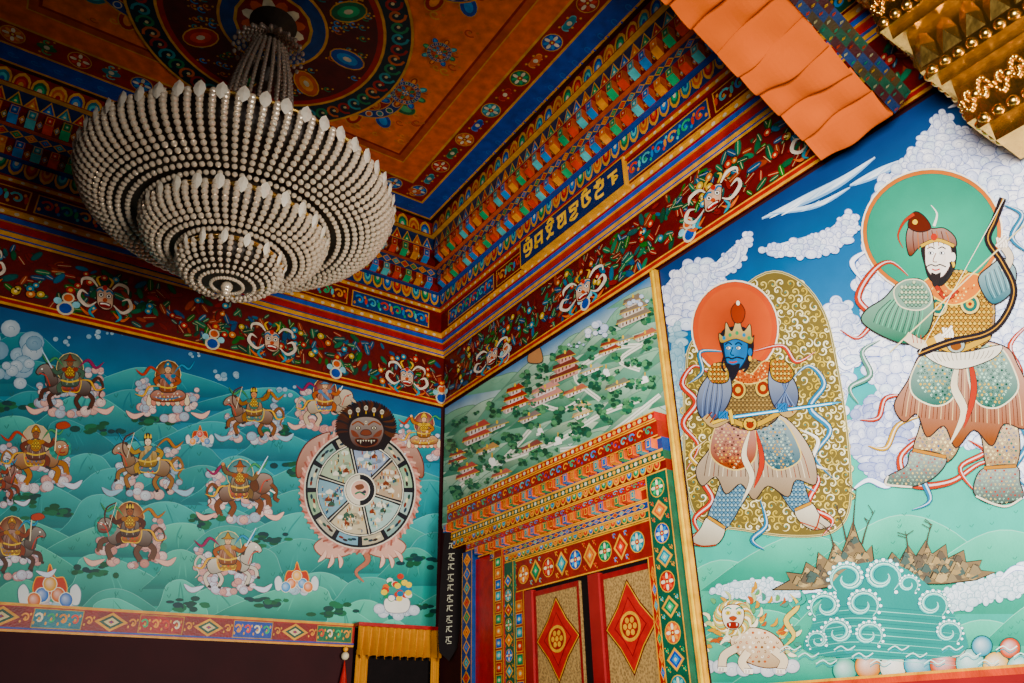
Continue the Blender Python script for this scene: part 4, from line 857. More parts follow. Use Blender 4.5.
# script panel
ya=-onR(628,190,.2).y; yb=-onR(522,272,.2).y
ymn,ymx=min(ya,yb),max(ya,yb);Lw=ymx-ymn
PB=MB();PB.box((-.225,-ymx,6.74),(-.001,-ymn,7.135),H(GLD))
board=PB.obj('script_panel',M_ORN,label='dark blue panel with a row of bold gold sacred script',category='sign')
fm=lambda u,v,o:Vector((-.226-o,-(ymn+u),6.74+v))
P=P2(fm,.0005,eps=3e-4); rectP(P,.02,.02,Lw-.02,.375,'081a3c');rectP(P,.035,.035,Lw-.035,.36,'0c2450');P.k=2
gl=[ [[(.05,1),(.95,1)],[(.15,1),(.12,.55),(.5,.5),(.5,.9)],[(.5,.5),(.85,.35),(.6,.05),(.2,.1)],[(.88,1),(.9,.3)],[(.3,1.22),(.5,1.36),(.72,1.22)]],
 [[(.05,1),(.95,1)],[(.82,1),(.82,.05)],[(.2,.98),(.18,.5),(.5,.42),(.82,.55)],[(.2,.5),(.1,.2),(.4,.12)]],
 [[(.05,1),(.95,1)],[(.2,1),(.3,.62),(.6,.62),(.7,1)],[(.45,.62),(.45,.25),(.15,.05)],[(.45,.25),(.85,.1)],[(.25,1.18),(.55,1.38),(.85,1.15)]],
 [[(.05,1),(.95,1)],[(.85,1),(.85,.05)],[(.25,1),(.25,.62),(.55,.62),(.55,1)],[(.25,.62),(.2,.25),(.5,.12),(.85,.4)]],
 [[(.05,1),(.95,1)],[(.25,1),(.2,.7),(.6,.66),(.7,.4),(.4,.3)],[(.4,.3),(.15,.1),(.55,-.05),(.85,.15)],[(.88,1),(.84,.6)]],
 [[(.05,1),(.95,1)],[(.2,1),(.2,.35),(.5,.2),(.85,.4),(.58,.66)],[(.6,1),(.58,.66)],[(.15,1.14),(.5,1.34),(.62,1.18)]],
 [[(.05,1),(.95,1)],[(.8,1),(.8,.58),(.25,.5),(.25,.08),(.85,.02)],[(.25,.92),(.5,.74)],[(.3,1.2),(.7,1.2)]],
 [[(.5,1),(.5,.1)],[(.1,.9),(.9,.9)],[(.5,.6),(.85,.45),(.5,.3)]]]
gw=(Lw-.12)/8
for i,g in enumerate(gl):
    for st in g:
        P.line([(.08+i*gw+p[0]*gw*.84,.095+p[1]*.185) for p in st],.04,'f0b414',n=4)
P.obj('script_lettering',board,mat=M_ORN,label='bold gold sacred letters')
# ------------------------------------------------------------------ coffered ceiling painting
d_=ray(274,22);t=(ZC-CAM.z)/d_.z;MC=CAM+d_*t
fC=lambda x,y,o:Vector((x,y,ZC-o))
P=P2(fC,.002,eps=1e-4)
X1,Y1=-DC,-DC;X0=2*MC.x+DC;Y0=min(2*MC.y+DC,-6.2)
def fr(k,col): rectP(P,X0+k,Y0+k,X1-k,Y1-k,col)
rectP(P,XW,YW,0,0,'2c0806')
fr(0,GLD);fr(.03,'0f3c94');fr(.28,GLD);fr(.31,'86140e');k=P.k
for (a,b,hor) in ((X0+.5,Y1-.46,1),(X0+.5,Y0+.46,1),(X1-.46,Y0+.5,0),(X0+.46,Y0+.5,0)):
    L=(X1-X0 if hor else Y1-Y0)-1.0;n=int(L/.3)
    for i in range(n+1):
        P.k=k;t=i*L/n;x,y=(a+t,b) if hor else (a,b+t);c=PAL[i%5]
        if i%2: rosette(P,x,y,.12,c[0],c[1],RED)
        else:
            for s_ in (-1,1):
                scroll(P,x-.07,y-.07+s_*.07,.14,.12,c[1],GLD)
            P.ell(x,y,.1,.05,c[0],rot=0 if hor else 1.57,n=12);P.ell(x,y,.03,.03,WHT,n=8)
for (a,b,hor) in ((X0+.1,Y1-.155,1),(X1-.155,Y0+.1,0)):
    L=(X1-X0 if hor else Y1-Y0)-.3
    for i in range(int(L/.22)):
        P.k=k;t=i*.22;x,y=(a+t,b) if hor else (a,b+t); scroll(P,x,y-.05,.16,.1,'2a60a8','1848a0')
P.k=k+16
fr(.6,GLD);fr(.63,'d8580c');fr(.9,GLD);fr(.915,'b0400a');fr(1.0,'86140e');fr(1.03,'e0620c')
k=P.k
for i in range(260):
    x=random.uniform(X0+1.1,X1-1.1);y=random.uniform(Y0+1.1,Y1-1.1)
    if math.hypot(x-MC.x,y-MC.y)>1.55: P.k=k+(i%20)*5;s_=random.uniform(.6,1.0);scroll(P,x-.09*s_,y-.07*s_,.18*s_,.14*s_,random.choice(['e88424','b83c0c','d89438']),'c86a10')
P.k=k+108
def bloom(sx,sy,S):
    k=P.k
    for i in range(8):
        a=i*math.pi/4; P.k=k+4*(i%2)
        x,y=sx+S*.78*math.cos(a),sy+S*.78*math.sin(a)
        P.ell(x,y,.24*S,.17*S,GLD,rot=a,n=14);P.ell(x,y,.22*S,.15*S,['105c3a','0f3c94','98100c','166c78'][i%4],rot=a,n=14);P.ell(x,y,.14*S,.08*S,['60a878','4f8fd0','e8862c','70b8b8'][i%4],rot=a,n=12)
    P.k=k+10
    P.ell(sx,sy,.70*S,.70*S,GLD,n=34);P.ell(sx,sy,.67*S,.67*S,'0f3070',n=34);P.k=k+13
    for i in range(16):
        a=i/16*6.283;P.k=k+13;x,y=sx+S*.57*math.cos(a),sy+S*.57*math.sin(a)
        P.ell(x,y,.085*S,.075*S,WHT,rot=a,n=10);P.ell(x,y,.065*S,.055*S,PAL[(i*2)%5][0],rot=a,n=10)
    P.k=k+17;P.ell(sx,sy,.47*S,.47*S,GLD,n=28);P.ell(sx,sy,.45*S,.45*S,'86140e',n=28);k2=P.k
    for i in range(8):
        a=i/8*6.283;P.k=k2+3*(i%2);P.ell(sx+S*.3*math.cos(a),sy+S*.3*math.sin(a),.15*S,.1*S,GLD,rot=a,n=12);P.ell(sx+S*.3*math.cos(a),sy+S*.3*math.sin(a),.135*S,.085*S,PAL[i%5][0],rot=a,n=12);P.ell(sx+S*.3*math.cos(a),sy+S*.3*math.sin(a),.08*S,.045*S,PAL[i%5][1],rot=a,n=10)
    P.k=k2+8
    rosette(P,sx,sy,.2*S,'6a1010','4f8fc0',ORG);P.k+=2
for a in ((X1-1.78,Y1-1.78,.58),(X0+1.78,Y1-1.78,.58),(X1-1.78,Y0+1.78,.58),(X0+1.78,Y0+1.78,.58),(X1-1.45,MC.y+.1,.26),(X1-1.42,Y1-2.75,.2),(X1-2.75,Y1-1.42,.2)): bloom(*a)
P.ell(MC.x,MC.y,1.45,1.45,GLD,n=60);P.ell(MC.x,MC.y,1.42,1.42,'0a1e28',n=60);k=P.k
for i in range(56):
    a=i/56*6.283;P.k=k+3*(i%2);r=1.29
    q=[(MC.x+(r+.1*math.cos(t)*(1-t/9))*math.cos(a+.07*math.sin(t)*(1-t/9)),MC.y+(r+.1*math.cos(t)*(1-t/9))*math.sin(a+.07*math.sin(t)*(1-t/9))) for t in [.6*j for j in range(11)]]
    P.ribbon(q,.03,['2f8086','98201a','b8541a','207048'][i%4]);P.ell(MC.x+r*math.cos(a),MC.y+r*math.sin(a),.02,.02,'c8b990',n=7)
P.k=k+8
P.ell(MC.x,MC.y,1.16,1.16,GLD,n=50);P.ell(MC.x,MC.y,1.13,1.13,RED,n=50);P.ell(MC.x,MC.y,1.07,1.07,'4a0c0a',n=50);k=P.k
for i in range(110):
    a=random.random()*6.283;r=random.uniform(.6,1.02);P.k=k+(i%12)*3;x,y=MC.x+r*math.cos(a),MC.y+r*math.sin(a);scroll(P,x-.06,y-.05,.12,.1,random.choice(['227078','b8541a','207048','3f7fba']),GLD)
P.k=k+40;k=P.k
for i in range(8):
    a=i/8*6.283;P.k=k
    x,y=MC.x+.82*math.cos(a),MC.y+.82*math.sin(a)
    P.ell(x,y,.2,.13,GLD,rot=a,n=14);P.ell(x,y,.185,.115,PAL[i%5][0],rot=a,n=14);P.ell(x,y,.12,.07,PAL[i%5][1],rot=a,n=12);P.ell(x,y,.05,.03,WHT,rot=a,n=8)
P.k=k+5
P.ell(MC.x,MC.y,.56,.56,GLD,n=40);P.ell(MC.x,MC.y,.53,.53,'12366f',n=40);rosette(P,MC.x,MC.y,.4,'7c140e',ORG,BLU,12)
P.obj(tname(),mat=M_ORN,label='orange coffer panel with blue and red borders, floral corner ornaments and round medallion',kind='structure')
# =================================================================== chandelier
d_=ray(237,205); hd=math.hypot(MC.x-CAM.x,MC.y-CAM.y); zr=CAM.z+d_.z*hd/math.hypot(d_.x,d_.y)
ch=empty('chandelier',(MC.x,MC.y,ZC),label='huge tiered crystal bead chandelier with leaf shaped prisms',category='chandelier')
def ico():
    t=(1+5**.5)/2;v=[(-1,t,0),(1,t,0),(-1,-t,0),(1,-t,0),(0,-1,t),(0,1,t),(0,-1,-t),(0,1,-t),(t,0,-1),(t,0,1),(-t,0,-1),(-t,0,1)]
    v=[Vector(a).normalized() for a in v]
    f=[(0,11,5),(0,5,1),(0,1,7),(0,7,10),(0,10,11),(1,5,9),(5,11,4),(11,10,2),(10,7,6),(7,1,8),(3,9,4),(3,4,2),(3,2,6),(3,6,8),(3,8,9),(4,9,5),(2,4,11),(6,2,10),(8,6,7),(9,8,1)]
    nf=[];cache={}
    def mid(a,b):
        k=(min(a,b),max(a,b))
        if k not in cache: v.append(((v[a]+v[b])/2).normalized());cache[k]=len(v)-1
        return cache[k]
    for a,b,c in f:
        x,y,z=mid(a,b),mid(b,c),mid(c,a);nf+=[(a,x,z),(b,y,x),(c,z,y),(x,y,z)]
    return v,nf
IV,IF=ico()
class Beads:
    def __init__(s): s.v=[];s.f=[]
    def add(s,p,r,sz=1):
        b=len(s.v);s.v+=[(p[0]+q.x*r,p[1]+q.y*r,p[2]+q.z*r*sz) for q in IV];s.f+=[(a+b,c+b,d+b) for a,c,d in IF]
def mkbeads(B,name,label,mat=None,smooth=True):
    m=MB();m.v=B.v;m.f=B.f
    return m.obj(name,mat or M_BEAD,ch,smooth=smooth,kind='stuff',label=label)
def lathe(prof,n=48):
    m=MB()
    for i in range(n):
        a0=2*math.pi*i/n;a1=2*math.pi*(i+1)/n
        for (r0,z0),(r1,z1) in zip(prof[:-1],prof[1:]):
            m.poly([(MC.x+r0*math.cos(a0),MC.y+r0*math.sin(a0),z0),(MC.x+r0*math.cos(a1),MC.y+r0*math.sin(a1),z0),(MC.x+r1*math.cos(a1),MC.y+r1*math.sin(a1),z1),(MC.x+r1*math.cos(a0),MC.y+r1*math.sin(a0),z1)],(0.2,0.15,0.1))
    return m
K=.905
RT=1.47*K
tiers=[(RT,zr+.06,.80*K,zr-.27,90,14,.75),(.84*K,zr-.34,.44*K,zr-.56,58,9,.72),(.47*K,zr-.63,.10*K,zr-.84,34,8,.7)]
for ti,(ra,za,rb,zb,ns,nb,ex) in enumerate(tiers):
    B=Beads()
    for i in range(ns):
        a=2*math.pi*i/ns
        for j in range(nb):
            t=j/(nb-1); ang=t*math.pi/2*.97
            r=rb+(ra-rb)*math.cos(ang)**ex; z=za+(zb-za)*math.sin(ang)
            br=.031*(1-.25*t) if ti<2 else .026*(1-.4*t)
            B.add((MC.x+r*math.cos(a),MC.y+r*math.sin(a),z),max(.011,br))
    mkbeads(B,'bead_curtain','warm cream glass bead strings',smooth=False)
    prof=[(rb+(ra-rb)*math.cos(t*math.pi/16*.97)**ex-.05,za+(zb-za)*math.sin(t*math.pi/16)+.05) for t in range(9)]
    prof=[(max(r,.02),z) for r,z in prof]+[(.01,zb+.06)]
    lathe(prof).obj('tier_frame',M_BRASS,ch,smooth=True)
    lathe([(ra+.01,za-.01),(ra+.02,za),(ra+.01,za+.02),(ra-.02,za+.02),(ra-.02,za-.01),(ra+.01,za-.01)],64).obj('tier_ring',M_GOLD,ch,smooth=True)
    if ti: lathe([(ra-.03,za+.02),(ra-.03,za+.10)],48).obj('tier_band',M_BRASS,ch,smooth=True)
def prism():
    me=bpy.data.meshes.new('leaf_prism');L=.15;w=.03;th=.016
    v=[(0,0,0),(0,-th,-L*.45),(w,0,-L*.5),(0,th,-L*.45),(-w,0,-L*.5),(0,0,-L),(w*.72,0,-L*.22),(-w*.72,0,-L*.22),(w*.72,0,-L*.78),(-w*.72,0,-L*.78)]
    f=[(0,1,6),(6,1,2),(0,7,1),(7,4,1),(0,6,3),(6,2,3),(0,3,7),(7,3,4),(5,8,1),(8,2,1),(5,1,9),(9,1,4),(5,3,8),(8,3,2),(5,9,3),(9,4,3)]
    me.from_pydata(v,[],f);me.materials.append(M_CRYS);return me
PM=prism()
for (n,r,z,s,tilt) in ((54,RT+.035,zr+.13,1.05,.12),(28,.84*K+.04,zr-.27,1.0,.25),(16,.47*K+.04,zr-.57,.85,.25)):
    for i in range(n):
        a=2*math.pi*i/n; o=bpy.data.objects.new('leaf_prism',PM);sc.collection.objects.link(o)
        reg(o,(MC.x+r*math.cos(a),MC.y+r*math.sin(a),z),ch)
        o.rotation_mode='QUATERNION'
        o.rotation_quaternion=Quaternion((0,0,1),a+math.pi/2)@Quaternion((1,0,0),tilt)
        o.scale=(s*(1.5 if n>20 else 1.2),s,s)
prof=[(.02,ZC),(.22,ZC),(.24,ZC-.05),(.08,ZC-.12),(.035,ZC-.2),(.035,zr+1.75),(.12,zr+1.7),(.14,zr+1.6),(.05,zr+1.5),(.05,zr+.1)]
lathe(prof,24).obj('stem',M_BRASS,ch,smooth=True)
B=Beads()
for i in range(24):
    a=2*math.pi*i/24
    for j in range(26):
        t=j/25; z=zr+1.95-1.25*t; r=.17+.09*math.sin(t*math.pi)+.14*t*t
        B.add((MC.x+r*math.cos(a),MC.y+r*math.sin(a),z),.02,1.4)
    for j in range(7):
        t=j/6; z=zr+2.15-.22*t; r=.08+.26*t
        B.add((MC.x+r*math.cos(a),MC.y+r*math.sin(a),z),.022,1.3)
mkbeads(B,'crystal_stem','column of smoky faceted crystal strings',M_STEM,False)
B=Beads()
for i in range(44):
    a=2*math.pi*i/44
    for j in range(18):
        t=j/17; r=.36+(RT-.42)*t; z=zr+.58-.50*math.sin(t*math.pi/2)
        B.add((MC.x+r*math.cos(a),MC.y+r*math.sin(a),z),.022)
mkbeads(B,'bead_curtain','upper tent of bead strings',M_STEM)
B=Beads()
for j in range(3): B.add((MC.x,MC.y,zr-.85-j*.03),.05-.01*j)
mkbeads(B,'bottom_finial','faceted glass drop')
# =================================================================== lower trims
HB=.25
P=P2(lambda u,v,o:Vector((-u,-.05-o,ZLB-HB+v)),.0,eps=3e-4)
rectP(P,1.12,0,9.4,HB,RED);rectP(P,1.12,0,9.4,.02,GLD);rectP(P,1.12,HB-.025,9.4,HB,GLD);rectP(P,1.12,.025,9.4,.04,BLU);P.base=.003
Pq=P2(lambda u,v,o:Vector((-u,-.053-o,ZLB-HB+.04+v)),.0,eps=3e-4)
random.seed(4);u=1.15;i=0
while u<9.3:
    Pq.k=0; c=[GRN,BLU,RED,TEA][i%4]; W_=.42
    rectP(Pq,u,0,u+W_,.175,'a98040');rectP(Pq,u+.008,.008,u+W_-.008,.167,c); k=Pq.k
    for j in range(4): Pq.k=k;scroll(Pq,u+.02+j*.1,.02,.09,.13,['d8862c','449a68','d8ccb0','c83e2c'][(i+j)%4],GLD)
    u+=W_
    Pq.k=0; Pq.poly([(u,0),(u+.5,0),(u+.5,.175),(u,.175)],'7c120c');diamond(Pq,u+.1,.0,.3,.175,(GLD,'104430','c8b990',RED,BLU));Pq.k=0
    for x in (u+.01,u+.4): Pq.k=8;scroll(Pq,x,.03,.09,.11,'d8862c',GLD)
    u+=.5;i+=1
o=P.obj(tname(),mat=M_ORN,label='painted border band with lattice panels under the mural',kind='structure')
Pq.obj(tname(),mat=M_ORN,label='painted lattice and diamond border motifs',kind='structure')
m=MB();m.box((XW,-.05,0),(-1.12,0,ZLB-HB),H('4a1018'));m.obj('baseboard_north',M_DRED,label='dark maroon dado wall below the mural',kind='structure')
m=MB();m.box((-.06,YW,0),(0,YD-.12,ZRB),H('8c1216'));m.obj('baseboard_east',M_RED,label='red dado panel below the guardian mural',kind='structure')
P=P2(lambda u,v,o:Vector((-.065-o,-u,ZRB-.03+v)),0,eps=3e-4);rectP(P,-YD+.12,0,12,.05,'b8402c');rectP(P,-YD+.12,.035,12,.05,GLD);P.obj(tname(),mat=M_ORN,label='thin gilt rail above red dado',kind='structure')
m=MB();m.box((-.05,YD-.07,0),(0,YD,ZT),H('c88c28'))
m.box((-.054,YD-.05,0),(-.045,YD-.03,ZT),H('e8c040'));m.obj(tname(),M_ORN,label='narrow yellow vertical border strip',kind='structure')
# doorway surround
def vstrip(ya,yb,z0,z1,d,bc,pat,w,label='painted carved door jamb'):
    mb=MB();mb.box((-d,yb,z0),(0,ya,z1),H(bc));W=ya-yb
    P=P2(lambda u,v,o:Vector((-d-.002-o,ya-v,z0+u)),0,eps=3e-4);P.mb=mb
    rectP(P,0,0,z1-z0,.012,GLD);rectP(P,0,W-.012,z1-z0,W,GLD)
    if pat:
        P2_=P2(lambda u,v,o:Vector((-d-.003-o,ya-.014-v,z0+u)),0,eps=3e-4);P2_.mb=mb;pattern(P2_,pat,0.02,z1-z0,W-.028,w,int(abs(ya)*10))
    mb.obj(tname(),M_ORN,label=label,kind='structure')
def hstrip(ya,yb,z0,z1,d,bc,pat,w,label='painted carved door lintel',dent=False):
    mb=MB();mb.box((-d,yb,z0),(0,ya,z1),H(bc));h=z1-z0
    P=P2(lambda u,v,o:Vector((-d-.002-o,ya-u,z0+v)),0,eps=3e-4);P.mb=mb
    rectP(P,0,0,ya-yb,.012,GLD);rectP(P,0,h-.012,ya-yb,h,GLD)
    if dent:
        u=.05;i=0
        while u+w<ya-yb:
            c=PAL[i%5];mb.box((-d-.08,ya-u-w*.6,z0+h*.15),(-d,ya-u,z1-h*.1),H(c[0]),{'-z':H(c[1]),'-y':H(ORG),'+y':H(GLD)})
            for kk,cc2 in ((.01,GLD),(.018,c[0]),(.03,c[1])): mb.poly([(-d-.081-kk*.05,ya-u-kk,z0+h*.15+kk),(-d-.081-kk*.05,ya-u-w*.6+kk,z0+h*.15+kk),(-d-.081-kk*.05,ya-u-w*.6+kk,z1-h*.1-kk),(-d-.081-kk*.05,ya-u-kk,z1-h*.1-kk)],H(cc2))
            u+=w;i+=1
    elif pat:
        Pp=P2(lambda u,v,o:Vector((-d-.003-o,ya-u,z0+.012+v)),0,eps=3e-4);Pp.mb=mb;pattern(Pp,pat,.02,ya-yb,h-.024,w,int(z0*10))
    mb.obj(tname(),M_ORN,label=label,kind='structure')
yR=YD+.01
def ypx(x,y,d): return onR(x,y,d).y
yL=lambda d,x=447,y=520: min(-.02,ypx(x,y,d))
hstrip(yL(.20),yR,4.10,4.18,.20,RED,'bead',.07)
hstrip(yL(.18),yR,3.95,4.10,.18,'7c140e','scroll',.11)
hstrip(yL(.14),yR,3.83,3.95,.14,'0c3068',None,.12,dent=True)
hstrip(yL(.14,450,530),yR,3.75,3.83,.14,'104430','bead',.06)
hstrip(yL(.12,452,535),yR,3.65,3.75,.12,'600c0a','petaldown',.09)
hstrip(ypx(466,545,.11),yR+.27,3.56,3.65,.11,RED,'scroll',.09)
hstrip(ypx(478,550,.10),yR+.27,3.45,3.56,.10,'7c140e',None,.11,dent=True)
hstrip(ypx(490,555,.09),yR+.27,3.37,3.45,.09,'0c3068','diamond',.09)
hstrip(ypx(496,558,.08),yR+.27,3.29,3.37,.08,'104430','petaldown',.08)
hstrip(ypx(505,570,.06),yR+.27,2.96,3.29,.06,'7c140e','rosette',.22)
vstrip(yR+.27,yR,0,3.65,.12,'104430','rosette',.20)
vstrip(ypx(462,600,.10),ypx(472,600,.10),0,3.56,.10,'0c3068','diamond',.16)
vstrip(ypx(472,600,.05),ypx(494,600,.05),0,3.45,.05,'980e10',None,.2,'plain red lacquer jamb panel')
vstrip(ypx(494,600,.11),ypx(503,600,.11),0,3.45,.11,'7c140e','key',.12)
vstrip(ypx(503,600,.09),ypx(514,600,.09),0,3.29,.09,'104430','rosette',.15)
vstrip(ypx(514,600,.07),ypx(524,600,.07),0,2.96,.07,RED,'key',.13)
dl=[(ypx(535,620,.07),ypx(581,620,.07)),(ypx(604,620,.07),ypx(659,620,.07))]
vstrip(yR+.37,yR+.27,0,2.96,.09,RED,'diamond',.13)
m=MB();m.box((-.04,yR+.37,0),(-.005,ypx(524,600,.07),2.96),H('1a0a0a'));m.obj(tname(),M_DARK,label='near-black panel standing in for shade behind the door leaves',kind='structure')  # solid slab, shade between the leaves is put into its colour
def leaf(n,ya,yb):
    z1=2.92;d=.07
    m=MB();m.box((-d,yb,0),(-.041,ya,z1),(1,1,1));o=m.obj('door_%d'%n,M_GOLDP,label='gilded wooden door leaf with red diamond panels',kind='structure')
    P=P2(lambda u,v,oo:Vector((-d-.004-oo,ya-u,v)),0,eps=1.0e-3);W=ya-yb
    for a,b,c_,dd in ((0,0,.035,z1),(W-.035,0,W,z1),(0,z1-.05,W,z1)): rectP(P,a,b,c_,dd,'7c1014')
    for zc in (2.43,1.25):
        cx=W/2;P.k=1
        for s_,c_ in ((1.0,'4a080a'),(.95,'c09030'),(.91,'a00c10'),(.62,'6c080c'),(.58,'a80e12')):
            q=[]
            for i in range(4):
                a=i*math.pi/2;rx=W*.48*s_;rz=.40*s_
                q.append((cx+rx*math.cos(a),zc+rz*math.sin(a)));am=a+math.pi/4;q.append((cx+rx*.62*math.cos(am)*1.04,zc+rz*.62*math.sin(am)*1.04))
            P.poly(q,c_)
        P.ell(cx,zc,W*.19,.125,'c89030',n=20);P.ell(cx,zc,W*.15,.098,'831014',n=18)
        for i in range(6): P.ell(cx+W*.09*math.cos(i*1.047),zc+.058*math.sin(i*1.047),W*.038,.026,'c89030',n=8,inc=False)
        P.k+=1;P.ell(cx,zc,W*.038,.026,'c89030',n=8)
    P.obj('door_panel',o,mat=M_ORN,label='red lozenge panel with round gold motif')
leaf(1,*dl[0]);leaf(2,*dl[1])
for n,(ya,yb) in enumerate(((ypx(525,620,.1),dl[0][0]+.01),(ypx(590,620,.1),dl[1][0]+.01))):
    m=MB();m.box((-.10,yb,0),(-.041,ya,2.94),H('6a1214'));m.obj(tname(),M_RED,label='dark red lacquered door post',kind='structure')
# plaque
hn=Vector((CAM.x+.2,CAM.y+.2,0)).normalized(); p0=Vector((-.36,-.36,0))
def onP(px,py,o=0):
    d=ray(px,py);q=p0+hn*o;t=(q-CAM).dot(hn)/d.dot(hn);return CAM+d*t
qq=[(443,548),(445,530),(451,517),(458,528),(463,545),(463,600),(457,648),(449,661),(439,652),(438,630),(440,590)]
m=MB();A=[onP(*p,.03) for p in qq];Bk=[a-hn*.03 for a in A]
m.poly(A,H('08080c'));m.poly(Bk[::-1],H('08080c'))
for i in range(len(A)): j=(i+1)%len(A);m.poly([A[i],A[j],Bk[j],Bk[i]],H('2a1a14'))
pl=m.obj('hanging_plaque',M_DARK,label='narrow black vertical plaque with pale script by the doorway',category='plaque')
P=P2(lambda x,y,o:onP(x,y,.032+o),0,eps=4e-4)
for i in range(10):
    x,y=452-i*.35,546+i*10.4
    P.line([(x-3,y-2.4),(x+3,y-3)],.8,'8c8874',n=1);P.line([(x,y-3),(x-.6,y+1),(x+2.6,y+2.4)],.8,'8c8874');P.line([(x-2,y-1),(x-3,y+3)],.7,'8c8874',n=1)
    if i%2: P.line([(x-2,y+4),(x+2.6,y+3.6)],.7,'8c8874',n=1)
P.obj('plaque_lettering',pl,mat=M_ORN,label='pale vertical script',kind='stuff')
# yellow curtain
def pleat(x0,x1,z0,z1,y,amp,n,mat,name,parent,scal=0,lab=None):
    m=MB();N=n*8;Kk=5
    def pt(i,k):
        ph=2*math.pi*i/8; t=k/Kk
        return (x0+(x1-x0)*i/N,y-amp*(1.15+(math.sin(ph)+.35*math.sin(2*ph+.5))*(.35+.65*t)),z1+(z0-z1)*t*(1-scal*(.5+.5*math.cos(ph))))
    for i in range(N):
        for k in range(Kk): m.poly([pt(i,k),pt(i+1,k),pt(i+1,k+1),pt(i,k+1)],H('e09a1e'))
    return m.obj(name,mat,parent,smooth=True,**({'label':lab} if lab else {}))
cu=empty('doorway_curtain',(-.6,-.08,2.66),label='yellow silk curtain with pleated valance over a dark doorway',category='curtain')
pleat(-1.13,-.05,2.40,2.76,-.1,.06,11,M_YEL,'valance',cu,.12)
pleat(-1.12,-.97,.1,2.5,-.09,.035,2,M_YEL,'side_drape',cu);pleat(-.16,-.05,.1,2.5,-.09,.03,2,M_YEL,'side_drape',cu)
m=MB();m.box((-1.14,-.20,2.745),(-.04,-.05,2.785),H('980e10'));m.obj('curtain_rail',M_ORN,cu)
m=MB();m.box((-1.11,-.045,0),(-.04,-.002,2.74),H('120a0a'));m.obj(tname(),M_DARK,label='near-black panel standing in for the unlit doorway behind the yellow curtain',kind='structure')  # no opening cut; the unlit interior is painted as a near-black panel
tl=empty('hanging_tassel',(-1.24,-.1,2.5),label='small red and white hanging tassel beside the curtain',category='tassel')
for (z,r,c,nm) in ((2.5,.03,GLD,'tassel_cap'),(2.43,.045,WHT,'tassel_bead')):
    B=Beads();B.add((-1.24,-.11,z),r);mm=MB();mm.v=B.v;mm.f=B.f;mm.c=[H(c)]*(3*len(B.f));mm.obj(nm,M_ORN,tl,smooth=True)
m=MB()
for i in range(10):
    a=i*.628;m.poly([(-1.24,-.11,2.4),(-1.24+.05*math.cos(a),-.11+.05*math.sin(a),2.1),(-1.24+.05*math.cos(a+.6),-.11+.05*math.sin(a+.6),2.1)],H('a81e18'))
m.obj('tassel_fringe',M_ORN,tl)
# =================================================================== orange canopy cloth
dr=empty('canopy_cloth',(-1.5,-6.6,6.2),label='orange silk cloth draped in crisp pleats with brocade edging',category='fabric')
NP=13; Nx=NP*12; Ny=16
random.seed(12); PJ=[random.uniform(-.012,.012) for _ in range(NP+2)]
def cp(i,j):
    t=i/Nx; kf=i//12; ph=(i%12)/12.0; v=j/Ny
    x=-.22-2.9*t; base=5.58+.445*(2.9*t)
    amp=.075+.03*math.sin(kf*2.1+v*3.0)+PJ[kf]
    sn=max(0.0,math.sin(math.pi*ph))
    sag=-amp*sn**.8
    x+=(.07+.03*math.sin(kf*1.7+v*4))*sn
    z=base+sag+.012*math.sin(v*11+kf*2)*sn+.02*math.sin(v*3.1+t*12)
    return (x,-6.28-.60*v,z)
m=MB()
for i in range(Nx):
    for j in range(Ny): m.poly([cp(i,j),cp(i+1,j),cp(i+1,j+1),cp(i,j+1)],H('e0681c'))
o=m.obj('cloth_panel',M_ORANGE,dr,smooth=False)
m=MB()
for i in range(Nx):
    a=cp(i,0);b=cp(i+1,0); m.poly([a,b,(b[0],b[1]+.01,b[2]+.30),(a[0],a[1]+.01,a[2]+.30)],H('e0681c'))
m.obj('cloth_side',M_ORANGE,dr)
a0=cp(0,0);b0=cp(0,Ny);m=MB();m.poly([a0,b0,(b0[0]+.02,b0[1],b0[2]+.3),(a0[0]+.02,a0[1],a0[2]+.3)],H('e0681c'));m.obj('cloth_end',M_ORANGE,dr)
m=MB()
for i in range(0,Nx,2):
    t=i/Nx;x=-.22-2.9*t;x2=-.22-2.9*(i+2)/Nx;z=5.55+.445*(-.22-x);z2=5.55+.445*(-.22-x2)
    cl=['0c2040','2a0a0c','0c3020','2a2010']
    for j in range(3):
        y0_=-6.89-.05*j;y1_=y0_-.05
        m.poly([(x,y0_,z+.03*j),(x2,y0_,z2+.03*j),(x2,y1_,z2+.03*j+.03),(x,y1_,z+.03*j+.03)],H(cl[(i//6+j)%4]))
        if (i//2)%2==0:
            xm=(x+x2)/2;zm=(z+z2)/2+.03*j+.014;c=H(['90301f','a07828','2a6a54','8a8468'][(i//4+j)%4])
            m.poly([(xm-.02,y0_-.025,zm-.018),(xm,y0_-.008,zm-.018),(xm+.02,y0_-.025,zm-.002),(xm,y0_-.042,zm-.002)],c)
m.obj('brocade_edging',M_ORN,dr,label='dark multicoloured brocade edging')
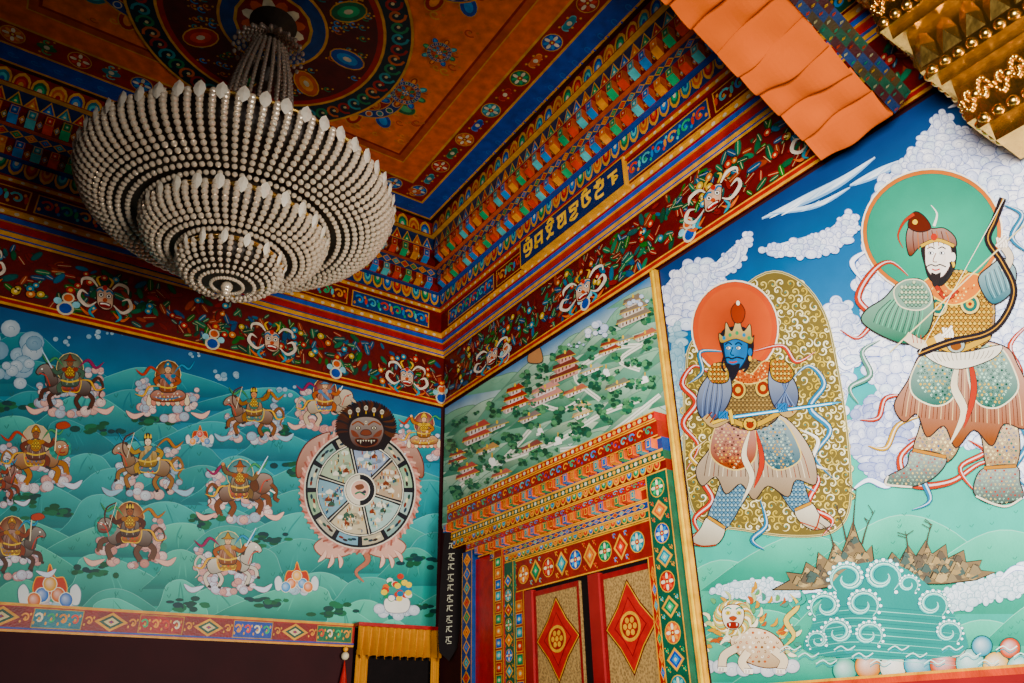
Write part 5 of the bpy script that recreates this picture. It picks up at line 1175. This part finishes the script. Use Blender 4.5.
# =================================================================== gilded canopy
gd=empty('shrine_canopy',(-.35,-8.0,4.7),label='carved gilded shrine canopy with stepped mouldings and lotus petals',category='canopy')
tiersG=[(4.78,4.88,-7.46,.40,'r'),(4.88,4.98,-7.42,.46,'b'),(4.98,5.30,-7.36,.44,'s'),(5.30,5.36,-7.32,.50,'r'),(5.36,5.46,-7.28,.56,'b'),(5.46,5.78,-7.24,.54,'p'),(5.78,5.85,-7.18,.62,'r'),(5.85,5.96,-7.14,.68,'b'),(5.96,6.32,-7.12,.64,'s'),(6.32,6.40,-7.06,.72,'r'),(6.40,6.52,-7.02,.78,'b'),(6.52,7.0,-7.0,.72,'p')]
m=MB()
XB=-.09
for z0,z1,yy,dx,kd in tiersG:
    m.box((-dx,-8.6,z0),(XB,yy,z1),(1,1,1))
m.obj('canopy_body',M_GOLD,gd)
m=MB();B=Beads()
def curlG(fn,w,h,n=1):
    for sg in (-1,1):
        pts=[fn(w/2+sg*(w*.24+w*.2*math.cos(t)*(1-t/9)),h*.5+h*.34*math.sin(t*sg)*(1-t/9)) for t in [.45*i for i in range(15)]]
        for p in pts: B.add(p,.016)
def petalG(fn,w,h):
    q=[(.05,.05),(.0,.5),(.2,.85),(.5,1),(.8,.85),(1,.5),(.95,.05)]
    c=fn(w*.5,h*.5,.05)
    for i in range(len(q)):
        a=q[i];b=q[(i+1)%len(q)]
        m.poly([fn(a[0]*w,a[1]*h,.0),fn(b[0]*w,b[1]*h,.0),c],(1,1,1))
for (z0,z1,yy,dx,kd) in tiersG:
    h=z1-z0
    for face in ('w','n'):
        Lf=(8.6+yy) if face=='w' else dx+XB
        fn=(lambda u,v,o=0.006,dx=dx,yy=yy,z0=z0:(-dx-o,yy-u,z0+v)) if face=='w' else (lambda u,v,o=0.006,dx=dx,yy=yy,z0=z0:(-dx+u,yy+o,z0+v))
        if kd=='b':
            for i in range(int(Lf/.085)): B.add(fn(.042+i*.085,h/2,0),.037)
        elif kd=='s':
            n=int(Lf/.2)
            for i in range(n): curlG(lambda u,v,i=i:fn(i*.2+u,v),.2,h)
            for i in range(n): B.add(fn(i*.2+.1,h*.5,0),.035)
        elif kd=='p':
            n=int(Lf/.15)
            for i in range(n): petalG(lambda u,v,o,i=i:fn(i*.15+.01+u,h*.04+v,o+.003),.135,h*.9)
m.obj('lotus_petals',M_GOLD,gd,label='raised gold lotus petals',kind='stuff')
m=MB();m.v=B.v;m.f=B.f;m.obj('canopy_relief',M_GOLD,gd,smooth=True,kind='stuff')
# =================================================================== light
w=bpy.data.worlds.new('world');sc.world=w;w.use_nodes=True
bg=w.node_tree.nodes['Background'];bg.inputs[0].default_value=(.78,.87,1,1);bg.inputs[1].default_value=.16
def area(name,loc,target,sx,sy,e,col,spread=math.pi):
    l=bpy.data.lights.new(name,'AREA');l.shape='RECTANGLE';l.size=sx;l.size_y=sy;l.energy=e;l.color=col;l.spread=spread
    o=bpy.data.objects.new(name,l);sc.collection.objects.link(o);o.location=loc
    o.rotation_euler=(Vector(target)-Vector(loc)).to_track_quat('-Z','Y').to_euler()
area('daylight_window',(-6.6,-10.2,2.2),(0,-6.0,3.7),3.0,2.3,430,(1,.97,.93),1.15)
area('daylight_door',(-2.0,-12.0,1.4),(-1.8,-.5,3.4),3.4,2.0,200,(1,.96,.9),1.05)
